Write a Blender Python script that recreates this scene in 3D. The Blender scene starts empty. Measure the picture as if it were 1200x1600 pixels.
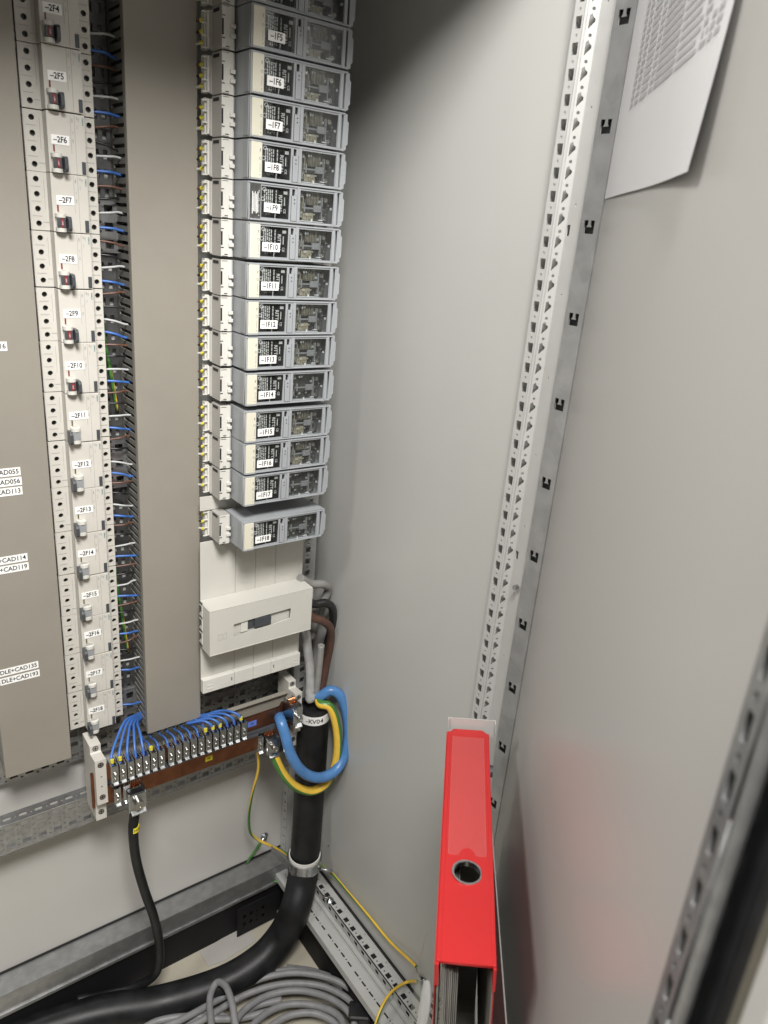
import bpy, bmesh, math, random
from mathutils import Vector, Matrix
random.seed(7)
S = bpy.context.scene
COL = S.collection

# ------------------------------------------------------------------ camera
ZF = 1505.0                       # camera height above the floor, millimetres
MR = ((0.8039320966910118, -0.5890650375078598, 0.08182643518971888),
      (-0.1456322289961246, -0.3283894944379855, -0.933247873729367),
      (0.5766146354261343, 0.7383513537121931, -0.3497897092307864))
FPX = 1165.01
cd = bpy.data.cameras.new('camera'); cam = bpy.data.objects.new('camera', cd); COL.objects.link(cam)
r_, d_, f_ = (Vector(v) for v in MR)
m = Matrix.Identity(4)
for i in range(3):
    m[i][0] = r_[i]; m[i][1] = -d_[i]; m[i][2] = -f_[i]
m[0][3], m[1][3], m[2][3] = 0, 0, ZF/1000
cam.matrix_world = m
cd.sensor_fit = 'VERTICAL'; cd.sensor_height = 36; cd.sensor_width = 27
cd.lens = FPX/1600*36
cd.clip_start = 0.02; cd.clip_end = 50
cd.dof.use_dof = True; cd.dof.focus_distance = 1.2; cd.dof.aperture_fstop = 9.0
S.camera = cam

# ------------------------------------------------------------------ world, lamps, exposure
W = bpy.data.worlds.new('World'); S.world = W; W.use_nodes = True
bg = W.node_tree.nodes['Background']
bg.inputs[0].default_value = (1.0, 0.99, 0.975, 1); bg.inputs[1].default_value = 0.06
def area(name, loc, target, sx, sy, power, colr=(1, .98, .945)):
    l = bpy.data.lights.new(name, 'AREA'); l.shape = 'RECTANGLE'; l.size = sx; l.size_y = sy
    l.energy = power; l.color = colr
    o = bpy.data.objects.new(name, l); COL.objects.link(o)
    o.location = Vector((loc[0]/1000, loc[1]/1000, (loc[2]+ZF)/1000))
    t = Vector((target[0]/1000, target[1]/1000, (target[2]+ZF)/1000))
    o.rotation_euler = (t-o.location).to_track_quat('-Z', 'Y').to_euler()
    return o
area('ceiling_lamp_front', (-60, -250, 1060), (520, 900, -400), .48, .48, 74)
area('door_fill_light', (-1250, 545, 1100), (520, 400, -500), 1.0, .12, 42)  # added light, shaped to brighten the door and miss the cabinet interior
S.view_settings.view_transform = 'Standard'; S.view_settings.look = 'None'
S.view_settings.exposure = 0.0; S.view_settings.gamma = 1
S.view_settings.use_curve_mapping = False

# ------------------------------------------------------------------ helpers
def ray(u, v):
    a, b = (u-600)/FPX, (v-800)/FPX
    return Vector([MR[0][i]*a+MR[1][i]*b+MR[2][i] for i in range(3)])
def atY(u, v, Y): d = ray(u, v); return d*(Y/d.y)
def atX(u, v, X): d = ray(u, v); return d*(X/d.x)
def atZ(u, v, Z): d = ray(u, v); return d*(Z/d.z)

def _poly_mesh(polys, th):
    cu = bpy.data.curves.new('tmp', 'CURVE'); cu.dimensions = '2D'; cu.fill_mode = 'BOTH'; cu.extrude = th/2
    for pts in polys:
        sp = cu.splines.new('POLY'); sp.points.add(len(pts)-1); sp.use_cyclic_u = True
        for p, q in zip(sp.points, pts): p.co = (q[0], q[1], 0, 1)
    o = bpy.data.objects.new('tmp', cu); COL.objects.link(o)
    bpy.context.view_layer.update()
    me = bpy.data.meshes.new_from_object(o.evaluated_get(bpy.context.evaluated_depsgraph_get()))
    bpy.data.objects.remove(o); bpy.data.curves.remove(cu)
    me.transform(Matrix.Translation((0, 0, -th/2)))      # outer face at w=0, thickness towards -w
    return me
_tc = {}
def text_mesh(s, size, th=.15, bold=0.0):
    k = (s, size, bold)
    if k in _tc: return _tc[k].copy()
    cu = bpy.data.curves.new('tmp', 'FONT'); cu.body = s; cu.size = size; cu.extrude = th/2; cu.offset = bold
    cu.align_x = 'CENTER'; cu.align_y = 'CENTER'; cu.resolution_u = 3
    o = bpy.data.objects.new('tmp', cu); COL.objects.link(o)
    bpy.context.view_layer.update()
    me = bpy.data.meshes.new_from_object(o.evaluated_get(bpy.context.evaluated_depsgraph_get()))
    bpy.data.objects.remove(o); bpy.data.curves.remove(cu)
    me.materials.clear()
    _tc[k] = me
    return me.copy()
def frame(o, u, v):
    """matrix with local x along u, y along v, z = u x v, origin o"""
    u = Vector(u).normalized(); v = Vector(v).normalized(); w = u.cross(v)
    M = Matrix.Identity(4)
    for i in range(3): M[i][0] = u[i]; M[i][1] = v[i]; M[i][2] = w[i]; M[i][3] = o[i]
    return M
UX, UY, UZ = Vector((1, 0, 0)), Vector((0, 1, 0)), Vector((0, 0, 1))
def rect(x0, x1, y0, y1): return [(x0, y0), (x1, y0), (x1, y1), (x0, y1)]
def circ(x, y, r, n=12): return [(x+r*math.cos(2*math.pi*i/n), y+r*math.sin(2*math.pi*i/n)) for i in range(n)]

class MB:
    def __init__(s): s.bm = bmesh.new()
    def _mi(s, faces, mi):
        if mi:
            for f in faces: f.material_index = mi
    def mesh(s, me, M=None, mi=0, free=True):
        if M is not None: me.transform(M)
        for p in me.polygons: p.material_index = mi
        s.bm.from_mesh(me)
        if free: bpy.data.meshes.remove(me)
        return s
    def box(s, x0, x1, y0, y1, z0, z1, bev=0, M=None, mi=0, seg=2):
        T = Matrix.Translation(((x0+x1)/2, (y0+y1)/2, (z0+z1)/2)) @ Matrix.Diagonal((abs(x1-x0), abs(y1-y0), abs(z1-z0), 1))
        if M is not None: T = M @ T
        g = bmesh.ops.create_cube(s.bm, size=1, matrix=T)
        vs = g['verts']; fs = {f for v in vs for f in v.link_faces}
        s._mi(fs, mi)
        if bev:
            es = list({e for v in vs for e in v.link_edges})
            r = bmesh.ops.bevel(s.bm, geom=es, offset=bev, segments=seg, affect='EDGES', profile=.6)
            s._mi(r['faces'], mi)
        return s
    def sheet(s, M, outer, holes=(), th=1.5, mi=0):
        return s.mesh(_poly_mesh([outer]+list(holes), th), M, mi)
    def strip(s, M, outer, holes, th=1.5, mi=0, axis=1, step=100, off=0.0):
        lo = min(p[axis] for p in outer); hi = max(p[axis] for p in outer); o = 1-axis
        a0 = min(p[o] for p in outer); a1 = max(p[o] for p in outer)
        cuts = [lo]; c = math.floor((lo-off)/step)*step+off
        while c < hi:
            if c > lo+2 and c < hi-2: cuts.append(c)
            c += step
        cuts.append(hi)
        for p, q in zip(cuts[:-1], cuts[1:]):
            hs = [h for h in holes if p < sum(v[axis] for v in h)/len(h) < q and min(v[axis] for v in h) > p+.2 and max(v[axis] for v in h) < q-.2]
            out = rect(a0, a1, p, q) if axis == 1 else rect(p, q, a0, a1)
            s.sheet(M, out, hs, th, mi)
        return s
    def prism(s, M, pts, th, bev=0, mi=0):
        """polygon pts in the local xy plane, thickness th along -z"""
        vs = [s.bm.verts.new(M @ Vector((p[0], p[1], 0))) for p in pts]
        vb = [s.bm.verts.new(M @ Vector((p[0], p[1], -th))) for p in pts]
        n = len(pts); fs = [s.bm.faces.new(vs), s.bm.faces.new(vb[::-1])]
        for i in range(n): fs.append(s.bm.faces.new((vs[i], vb[i], vb[(i+1) % n], vs[(i+1) % n])))
        bmesh.ops.recalc_face_normals(s.bm, faces=fs)
        s._mi(fs, mi)
        if bev:
            es = list({e for f in fs for e in f.edges})
            r = bmesh.ops.bevel(s.bm, geom=es, offset=bev, segments=2, affect='EDGES', profile=.6); s._mi(r['faces'], mi)
        return s
    def cyl(s, c, axis, r, h, n=16, mi=0, r2=None):
        ax = Vector(axis).normalized(); q = ax.to_track_quat('Z', 'Y').to_matrix().to_4x4()
        T = Matrix.Translation(Vector(c)+ax*h/2) @ q
        g = bmesh.ops.create_cone(s.bm, cap_ends=True, segments=n, radius1=r, radius2=r if r2 is None else r2, depth=h, matrix=T)
        s._mi({f for v in g['verts'] for f in v.link_faces}, mi)
        return s
    def ring(s, c, axis, r0, r1, h, n=24, mi=0):
        ax = Vector(axis).normalized(); q = ax.to_track_quat('Z', 'Y').to_matrix(); c = Vector(c)
        prof = [(r0, 0), (r1, 0), (r1, h), (r0, h)]
        L = [[s.bm.verts.new(c+q@Vector((p[0]*math.cos(a), p[0]*math.sin(a), p[1]))) for p in prof] for a in [2*math.pi*i/n for i in range(n)]]
        fs = [s.bm.faces.new((L[i][j], L[(i+1) % n][j], L[(i+1) % n][(j+1) % 4], L[i][(j+1) % 4])) for i in range(n) for j in range(4)]
        s._mi(fs, mi); return s
    def tube(s, path, r, n=12, res=8, cap=True, twist=0, two=False, flat=1.0, mi=0, smooth=True, phase=0):
        P = [Vector(p) for p in path]
        if len(P) > 2 and res > 1:
            Q = [P[0]*2-P[1]]+P+[P[-1]*2-P[-2]]; out = []
            for i in range(1, len(Q)-2):
                a, b, c, d = Q[i-1], Q[i], Q[i+1], Q[i+2]
                for k in range(res):
                    t = k/res
                    out.append(.5*((2*b)+(c-a)*t+(2*a-5*b+4*c-d)*t*t+(3*b-a-3*c+d)*t*t*t))
            out.append(P[-1]); P = out
        rs = r if isinstance(r, (list, tuple)) else None
        T0 = (P[1]-P[0]).normalized(); N = T0.orthogonal().normalized(); rings = []
        for i, p in enumerate(P):
            T = (P[min(i+1, len(P)-1)]-P[max(i-1, 0)])
            if T.length < 1e-6: T = T0
            T.normalize(); N = (N-T*N.dot(T)).normalized(); B = T.cross(N)
            rr = r if rs is None else rs[0]+(rs[1]-rs[0])*i/(len(P)-1)
            tw = twist*i/len(P)+phase
            rings.append([s.bm.verts.new(p+(N*math.cos(2*math.pi*k/n+tw)+B*math.sin(2*math.pi*k/n+tw)*flat)*rr) for k in range(n)])
        for i in range(len(P)-1):
            for k in range(n):
                f = s.bm.faces.new((rings[i][k], rings[i][(k+1) % n], rings[i+1][(k+1) % n], rings[i+1][k]))
                f.smooth = True; f.material_index = (1 if k < n//2 else 0) if two else mi
        if cap:
            f = s.bm.faces.new(rings[0][::-1]); f.material_index = mi; f = s.bm.faces.new(rings[-1]); f.material_index = mi
        return s
    def text(s, t, size, o, u, v, mi=0, bold=0.0, sx=1.0):
        M = frame(o, u, v)
        if sx != 1: M = M @ Matrix.Diagonal((sx, 1, 1, 1))
        return s.mesh(text_mesh(t, size, .12, bold), M, mi)
    def quadsheet(s, P, nu, nv, fn, th=.3, mi=0):
        G = [[s.bm.verts.new(fn(i/nu, j/nv)) for j in range(nv+1)] for i in range(nu+1)]
        for i in range(nu):
            for j in range(nv):
                f = s.bm.faces.new((G[i][j], G[i+1][j], G[i+1][j+1], G[i][j+1])); f.smooth = True; f.material_index = mi
        return s
    def build(s, name, mats, parent=None, smooth=False, label=None):
        if not isinstance(mats, (list, tuple)): mats = [mats]
        org = parent_origin(parent) if parent else Vector((0, 0, 0))
        me = bpy.data.meshes.new(name); bmesh.ops.recalc_face_normals(s.bm, faces=s.bm.faces[:]) if not getattr(s, 'keep', False) else None
        s.bm.to_mesh(me); s.bm.free()
        me.transform(Matrix.Translation(-org)); me.transform(Matrix.Scale(.001, 4))
        if not parent: me.transform(Matrix.Translation((0, 0, ZF/1000)))
        for mt in mats: me.materials.append(mt)
        o = bpy.data.objects.new(name, me); COL.objects.link(o)
        if smooth:
            for p in me.polygons: p.use_smooth = True
        if parent: o.parent = parent
        if label: o['label'] = label
        return o
def parent_origin(p):
    v = Vector((0, 0, 0)); q = p
    while q.parent: v += q.location*1000; q = q.parent
    v += q.location*1000; v.z -= ZF
    return v
def thing(name, label, cat, loc, group=None):
    o = bpy.data.objects.new(name, None); COL.objects.link(o); o.empty_display_size = .01
    o.location = (loc[0]/1000, loc[1]/1000, (loc[2]+ZF)/1000)
    o['label'] = label; o['category'] = cat
    if group: o['group'] = group
    return o
def tag(o, label, cat, group=None):
    o['label'] = label; o['category'] = cat
    if group: o['group'] = group
    return o
def solo(mb, name, mats, label, cat, group=None, smooth=False):
    """a thing of one mesh, with its origin moved to its own base"""
    o = mb.build(name, mats, smooth=smooth); me = o.data
    c = sum((v.co for v in me.vertices), Vector())/len(me.vertices); c.z = min(v.co.z for v in me.vertices)
    me.transform(Matrix.Translation(-c)); o.location = c
    return tag(o, label, cat, group)
def copy_tree(o, parent=None):
    c = o.copy(); COL.objects.link(c); c.parent = parent
    for ch in [x for x in ALLC.get(o.name, [])]: copy_tree(ch, c)
    return c
ALLC = {}
def index_children(root):
    ALLC[root.name] = list(root.children)
    for ch in root.children: index_children(ch)

# ------------------------------------------------------------------ materials
def mat(name, col, rough=.5, metal=0., var=.06, scale=60, bump=0., bscale=400, rvar=.08, spec=.5, stretch=None, col2=None):
    m = bpy.data.materials.new(name); m.use_nodes = True; nt = m.node_tree; b = nt.nodes['Principled BSDF']
    b.inputs['Roughness'].default_value = rough; b.inputs['Metallic'].default_value = metal
    b.inputs['Specular IOR Level'].default_value = spec
    tc = nt.nodes.new('ShaderNodeTexCoord'); src = tc.outputs['Object']
    if stretch:
        mp = nt.nodes.new('ShaderNodeMapping'); mp.inputs['Scale'].default_value = stretch
        nt.links.new(src, mp.inputs[0]); src = mp.outputs[0]
    n = nt.nodes.new('ShaderNodeTexNoise'); n.inputs['Scale'].default_value = scale; n.inputs['Detail'].default_value = 5
    nt.links.new(src, n.inputs['Vector'])
    cr = nt.nodes.new('ShaderNodeValToRGB'); nt.links.new(n.outputs[0], cr.inputs[0])
    c2 = col2 or tuple(min(1, c*(1+var)) for c in col)
    cr.color_ramp.elements[0].position = .35; cr.color_ramp.elements[1].position = .68
    cr.color_ramp.elements[0].color = (*[c*(1-var) for c in col], 1); cr.color_ramp.elements[1].color = (*c2, 1)
    nt.links.new(cr.outputs[0], b.inputs['Base Color'])
    if rvar:
        mr = nt.nodes.new('ShaderNodeMapRange'); mr.inputs[3].default_value = max(.02, rough-rvar); mr.inputs[4].default_value = min(1, rough+rvar)
        n2 = nt.nodes.new('ShaderNodeTexNoise'); n2.inputs['Scale'].default_value = scale*.37; n2.inputs['Detail'].default_value = 6
        nt.links.new(src, n2.inputs['Vector']); nt.links.new(n2.outputs[0], mr.inputs[0]); nt.links.new(mr.outputs[0], b.inputs['Roughness'])
    if bump:
        n3 = nt.nodes.new('ShaderNodeTexNoise'); n3.inputs['Scale'].default_value = bscale; n3.inputs['Detail'].default_value = 3
        bp = nt.nodes.new('ShaderNodeBump'); bp.inputs['Strength'].default_value = bump; bp.inputs['Distance'].default_value = .0008
        nt.links.new(src, n3.inputs['Vector']); nt.links.new(n3.outputs[0], bp.inputs['Height']); nt.links.new(bp.outputs[0], b.inputs['Normal'])
    return m
def galv(name, base=.38, rough=.38, sc=90):
    m = mat(name, (base, base*1.01, base*1.015), rough, 1.0*.72, var=.1, scale=sc, rvar=.12)
    nt = m.node_tree; b = nt.nodes['Principled BSDF']
    vo = nt.nodes.new('ShaderNodeTexVoronoi'); vo.inputs['Scale'].default_value = sc; vo.feature = 'F1'
    tc = nt.nodes['Texture Coordinate']; nt.links.new(tc.outputs['Object'], vo.inputs['Vector'])
    mx = nt.nodes.new('ShaderNodeMix'); mx.data_type = 'RGBA'; mx.blend_type = 'MULTIPLY'; mx.inputs[0].default_value = .3
    l = b.inputs['Base Color'].links[0].from_socket
    bw = nt.nodes.new('ShaderNodeRGBToBW'); nt.links.new(vo.outputs['Color'], bw.inputs[0])
    mr = nt.nodes.new('ShaderNodeMapRange'); mr.inputs[3].default_value = .55; mr.inputs[4].default_value = 1.1; nt.links.new(bw.outputs[0], mr.inputs[0])
    nt.links.new(l, mx.inputs[6]); nt.links.new(mr.outputs[0], mx.inputs[7]); nt.links.new(mx.outputs[2], b.inputs['Base Color'])
    return m
def glassy(name, tint=(.86, .87, .87), fac=.06, rough=.05):
    m = bpy.data.materials.new(name); m.use_nodes = True; nt = m.node_tree; nt.nodes.clear()
    o = nt.nodes.new('ShaderNodeOutputMaterial'); mx = nt.nodes.new('ShaderNodeMixShader'); t = nt.nodes.new('ShaderNodeBsdfTransparent'); g = nt.nodes.new('ShaderNodeBsdfGlossy')
    t.inputs[0].default_value = (*tint, 1); g.inputs['Roughness'].default_value = rough; mx.inputs[0].default_value = fac
    nt.links.new(t.outputs[0], mx.inputs[1]); nt.links.new(g.outputs[0], mx.inputs[2]); nt.links.new(mx.outputs[0], o.inputs[0])
    return m
def clear(name, tint=(.9, .92, .92), alpha=.2, rough=.08):
    m = bpy.data.materials.new(name); m.use_nodes = True; nt = m.node_tree; b = nt.nodes['Principled BSDF']
    b.inputs['Base Color'].default_value = (*tint, 1); b.inputs['Roughness'].default_value = rough; b.inputs['Alpha'].default_value = alpha
    return m
M = dict(
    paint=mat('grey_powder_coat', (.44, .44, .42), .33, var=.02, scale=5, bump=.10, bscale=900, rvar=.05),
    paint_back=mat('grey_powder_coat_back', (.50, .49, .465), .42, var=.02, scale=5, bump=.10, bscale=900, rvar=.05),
    door=mat('grey_door_coat', (.44, .43, .41), .30, var=.004, scale=3, bump=0, rvar=0, spec=.36),
    primer=mat('light_grey_coat', (.43, .43, .415), .38, var=.03, scale=30, bump=.08, bscale=900),
    duct=mat('stone_grey_plastic', (.255, .235, .20), .55, var=.03, scale=14, bump=.1, bscale=900, rvar=.06),
    ductfin=mat('stone_grey_slotted_plastic', (.17, .165, .15), .55, var=.05, scale=40),
    white=mat('cream_device_plastic', (.54, .52, .475), .42, var=.02, scale=30, bump=.06, bscale=1500),
    whitebox=mat('off_white_cover_plastic', (.53, .52, .475), .40, var=.02, scale=20, bump=.08, bscale=1200),
    white2=mat('white_clip_plastic', (.60, .59, .545), .42, var=.03, scale=30),
    warm=mat('warm_grey_plastic', (.40, .385, .36), .5, var=.03, scale=30),
    cool=mat('cool_grey_plastic', (.305, .32, .335), .42, var=.03, scale=30, bump=.06, bscale=1500),
    cooldk=mat('cool_grey_plastic_side', (.27, .28, .29), .45, var=.03, scale=30),
    beige=mat('ivory_plastic', (.62, .595, .49), .4, var=.02, scale=30),
    inner=mat('dark_interior', (.06, .06, .058), .45, var=.3, scale=200),
    brass=mat('cream_fuse_carrier', (.34, .31, .23), .5, var=.15, scale=150),
    brassdk=mat('grey_brown_carrier', (.17, .16, .125), .5, var=.35, scale=220),
    dark=mat('anthracite_plastic', (.055, .06, .068), .4, var=.08, scale=50),
    black=mat('black_void', (.008, .008, .008), .6, var=.1, scale=20),
    blackpaint=mat('black_plinth_paint', (.009, .009, .010), .6, spec=.25, var=.1, scale=20),
    ink=mat('black_ink', (.012, .012, .014), .6, var=.1),
    greyink=mat('grey_ink', (.26, .26, .25), .6, var=.1),
    tealink=mat('teal_ink', (.10, .26, .27), .6, var=.1),
    whiteink=mat('white_ink', (.72, .72, .70), .6, var=.05),
    label=mat('white_label_tape', (.84, .84, .82), .4, var=.015, scale=20),
    red_dk=mat('dark_red_window', (.16, .02, .02), .35, var=.1),
    red_on=mat('red_switch', (.24, .025, .03), .35, var=.1),
    olivefoam=mat('olive_grey_foam', (.11, .10, .075), .7, var=.1),
    olive=mat('olive_indicator', (.09, .085, .03), .35, var=.1),
    zinc=galv('galvanised_steel', .33, .34, 60),
    zinc_dk=galv('galvanised_perforated_steel', .34, .32, 110),
    zinc_gap_dark=galv('darkened_gap_steel', .13, .5, 90),  # dark tone stands in for shade in the gap beside the breakers
    zinc_strip=galv('galvanised_strip', .42, .38, 40),
    plated=mat('nickel_plated_steel', (.54, .555, .57), .24, 1., var=.12, scale=150, rvar=.12),
    screw=mat('screw_steel', (.50, .49, .46), .28, 1., var=.15, scale=200, rvar=.1),
    copper=mat('copper_bar', (.28, .12, .068), .38, 1., var=.2, scale=40, rvar=.14, stretch=(1, 1, 1)),
    copperbright=mat('bright_copper', (.85, .42, .22), .22, 1., var=.1, scale=60),
    blue=mat('blue_insulation', (.045, .135, .42), .38, var=.08, scale=60),
    bluethick=mat('blue_thick_insulation', (.07, .19, .42), .33, var=.1, scale=50, bump=.1, bscale=300),
    brownthick=mat('dark_brown_insulation', (.085, .042, .03), .4, var=.15, scale=50),
    brown=mat('brown_insulation', (.125, .06, .04), .42, var=.1, scale=60),
    grey=mat('grey_insulation', (.45, .46, .46), .42, var=.06, scale=60),
    greycab=mat('grey_cable_sheath', (.21, .21, .215), .5, var=.1, scale=60, bump=.1, bscale=300),
    greydk=mat('dark_grey_insulation', (.24, .235, .225), .45, var=.1, scale=60),
    tape=mat('grey_wrapping_tape', (.33, .33, .325), .25, var=.12, scale=70, bump=.8, bscale=90),
    blk=mat('black_insulation', (.016, .016, .017), .38, var=.2, scale=60),
    rubber=mat('black_cable_sheath', (.010, .0105, .0115), .44, var=.5, scale=28, bump=.5, bscale=45, rvar=.18, spec=.34),
    green=mat('green_insulation', (.055, .17, .035), .36, var=.08, scale=60),
    yellow=mat('yellow_insulation', (.72, .47, .06), .36, var=.06, scale=60),
    ferrule=mat('yellow_ferrule', (.60, .53, .05), .35, var=.06, scale=60),
    red=mat('red_binder_plastic', (.43, .018, .019), .34, var=.03, scale=25, bump=.12, bscale=1400, rvar=.05),
    paper=mat('white_paper', (.62, .617, .625), .6, var=.015, scale=12, bump=.15, bscale=20),
    board=mat('grey_board_edge', (.20, .19, .165), .7, var=.08, scale=60),
    pages=mat('paper_stack', (.33, .31, .28), .7, var=.12, scale=90, stretch=(1, 1, .05)),
    greyprint=mat('faded_print', (.40, .397, .405), .7, var=.05),
    floor=mat('vinyl_floor', (.42, .39, .315), .4, var=.05, scale=14, rvar=.1),
    bluetag=mat('blue_tag', (.10, .17, .55), .4, var=.05), yellowtag=mat('yellow_tag', (.80, .68, .03), .4, var=.04),
    glass=glassy('clear_plastic'), glassedge=clear('clear_plastic_edge', (.8, .84, .86), .3, .1), sleeve=clear('clear_sleeve', (.70, .36, .34), .06, .22),
    sleeve2=clear('clear_document_sleeve', (.72, .76, .66), .22, .25),
    label2=mat('smudged_pvc', (.4, .4, .39), .4),
)

# ------------------------------------------------------------------ the place: floor, cabinet shell
f = MB(); f.box(-1500, 1600, -1200, 1900, -1525, -1505)
o = f.build('floor', M['floor']); o['kind'] = 'structure'
nt = M['floor'].node_tree        # pale vinyl with darker mottling and joints between the tiles
BW = 1176   # back panel plane
cab = thing('equipment_cabinet', 'open grey steel switchgear cabinet with perforated frame, side wall and black plinth', 'cabinet', (300, 900, -1505))
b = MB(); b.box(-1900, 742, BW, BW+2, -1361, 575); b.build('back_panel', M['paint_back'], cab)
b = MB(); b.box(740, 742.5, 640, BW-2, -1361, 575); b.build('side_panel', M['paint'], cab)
b = MB(); b.box(-1900, 742, 660, BW, 577, 580); b.box(-1900, 742, 634, 659.5, 405, 580, 1.5); b.build('roof', M['paint'], cab)  # unseen; front beam hung low and left end extended to block lamp light

# right front corner post: square holes on the inner face, keyholes on the next, then a smooth face
b = MB(); zt, zb = 570, -1361
F = frame((715, 657, 0), -UY, UZ)       # local x runs towards the front, local y up
b.box(722, 739, 657.5, 658.7, zb, zt)  # sheet added inside the post to cut light and darken its holes
holes = []; zc0 = 230.6
k0, k1 = -13, 63
for k in range(k0, k1):
    z = zc0-25*k
    holes.append(rect(4.0, 12.2, z-6, z+6)); holes.append(circ(8, z-12.5, 1.8, 8))
b.strip(F, rect(0, 16, zb, zt), holes, .9, off=230.6-9)
b.cyl((716.2, 641, zb), UZ, 1.9, zt-zb, 8)
F = frame((715.6, 641.6, 0), (Vector((11.5, -10.5, 0))), UZ)
holes = []
for k in range(k0, k1):
    z = zc0-25*k
    holes.append([(5.2, z-7), (9.5, z-2), (11.8, z+.5), (11.8, z+3.2), (9.2, z+5), (8, z+8), (5.2, z+6)]); holes.append(circ(8.5, z-12.5, 1.9, 8))
b.strip(F, rect(0, 15.6, zb, zt), holes, 1.6, off=230.6-9)
F = frame((726.6, 631.4, 0), (Vector((-6, -26, 0))), UZ)
holes = []
for k in range(k0, k1, 4):
    z = zc0-25*k-8
    holes.append([(11, z-2), (13.5, z), (11, z+2)])
for z in (20, -397): holes.append(rect(2, 8, z-6, z+6))
b.strip(F, rect(0, 26, zb, zt), holes, 1.6, off=230.6-21)
b.build('corner_post', M['primer'], cab)
# narrow seam strip with small punch marks between post and hinge strip
b = MB(); F = frame((720.3, 605.4, 0), Vector((-10, -11, 0)), UZ); holes = []
for k in range(0, 150):
    z = zt-8-12.7*k; holes.append(rect(4.2, 5.6, z-random.uniform(2.5, 4.5), z+2))
b.strip(F, rect(0, 15, zb, zt), holes, 1.0, step=127, off=zt-8-12.7*.6)
b.box(708.4, 712, 590.4, 592.2, zb, zt)
b.build('seam_strip', M['primer'], cab)
# galvanised hinge-side strip with T-tab slots every 100 mm
b = MB(); F = frame((704.5, 592.2, 0), -UY, UZ); holes = []
for k in range(-3, 16):
    z = 223.7-100*k
    holes.append([(5.5, z-6.5), (19.5, z-6.5), (19.5, z+7.5), (14.3, z+7.5), (14.3, z+3), (16.2, z+.5), (8.8, z+.5), (10.7, z+3), (10.7, z+7.5), (5.5, z+7.5)])
b.sheet(F, rect(0, 25, zb, zt), holes, .9)
b.box(704.5, 712, 566.0, 567.2, zb, zt)
b.build('hinge_strip', M['zinc_strip'], cab)
b = MB(); b.box(711, 714, 569, 590, zb, zt); b.build('slot_dark_backing', M['black'], cab)  # black box added behind the strip to make its slots dark
b = MB(); b.box(736, 739.6, 560, 600, zb, zt); b.build('gasket', M['black'], cab)

# rear right post seen beside the cover plates
b = MB(); F = frame((697, 1150, 0), UX, UZ); holes = []
for k in range(-14, 66):
    z = 229-25*k; holes.append(rect(15, 25.5, z-5.5, z+5.5)); holes.append(circ(20, z-12.5, 2, 8))
    if k % 6 == 0: holes.append(circ(33, z-9, 1.2, 8))
b.strip(F, rect(0, 38, zb, zt), holes, 1.6, off=229-18.5)
F = frame((697, 1174, 0), -UY, UZ); holes = []
b.strip(F, rect(0, 23.5, zb, zt), [circ(12, 229-25*k, 4, 8) for k in range(-14, 66)], 1.4, off=229-12.5)
b.build('corner_post', M['primer'], cab)

# bottom frame: rear galvanised rail, right perforated rail
b = MB(); b.box(-700, 700, 1128, 1175.4, -1363, -1361, .8); b.box(-700, 700, 1128, 1130, -1404, -1363.2)
b.box(-700, 700, 1124.5, 1129.5, -1412, -1404.2, 1.2); b.build('base_rail', M['zinc'], cab)
b = MB(); b.box(-700, 700, 1173, 1175.8, -1360.8, -1357); b.build('gasket', M['black'], cab)
b = MB()
y0, y1 = 640, 1128
F = frame((0, 0, -1361), UX, UY); holes = []
n = int((y1-y0)/25)
for k in range(n):
    y = y0+12+25*k; holes.append(rect(713.5, 723.5, y-5.5, y+5.5)); holes.append(circ(718, y+12.5, 1.9, 8))
    if k % 3 == 0: holes.append([(731, y-2), (734, y), (731, y+2)])
b.strip(F, rect(709, 736, y0, y1), holes, 1.6, axis=1, off=y0-.5-.5)
F = frame((709, 0, -1361), -UY, UZ); holes = []
for k in range(n):
    y = -(y0+12+25*k); holes.append(rect(y-5.5, y+5.5, -17, -6)); holes.append(circ(y+12.5, -11, 1.9, 8))
b.strip(F, rect(-y1, -y0, -22, 0), holes, 1.6, axis=0, off=-y0+.8)
b.box(699, 709, y0, y1, -1385, -1383); b.box(699, 700.5, y0, y1, -1383, -1379.5); b.box(695.5, 697, y0, y1, -1383, -1381)
F = frame((0, 0, -1383), UX, UY); holes = []
for k in range(n):
    y = y0+12+25*k; holes.append(rect(676.8, 680.4, y-6.5, y+6.5)); holes.append(circ(678.6, y+12.5, 1.7, 8))
b.strip(F, rect(662, 698.9, y0, y1), holes, 1.6, off=y0-1)
b.box(660.4, 662, y0, y1, -1400, -1383.4)
b.build('base_rail', M['primer'], cab)
b = MB(); b.box(664, 696, y0, y1, -1399, -1387); b.box(712, 734, y0, y1, -1385, -1366); b.build('rail_hole_dark', M['ink'], cab)  # black boxes added below the rail so its holes look dark
b = MB(); b.box(736.4, 739.6, y0, y1+40, -1362, -1356); b.build('gasket', M['black'], cab)
# black plinth, with a perforated corner piece
b = MB()
b.box(-700, 700, 1132, 1137, -1505, -1420)
b.box(676, 680, 640, 1131, -1505, -1401)
b.box(-700, 690, 1137, 1140, -1505, -1420)
b.build('plinth', M['blackpaint'], cab)
b = MB(); F = frame((560, 1114, 0), UX, UZ)
hs = [rect(x, x+7, z, z+11) for x in (14, 30, 60) for z in (-1455, -1478)]+[circ(48, -1450-k*14, 3, 8) for k in range(3)]
b.sheet(F, rect(0, 100, -1500, -1419.5), hs, 2)
b.build('plinth_corner', M['blackpaint'], cab)
b = MB()
for x in (565, 597, 603): b.box(x, x+2, 1120, 1121, -1462, -1434)
b.build('plinth_bolt', M['screw'], cab)
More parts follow.
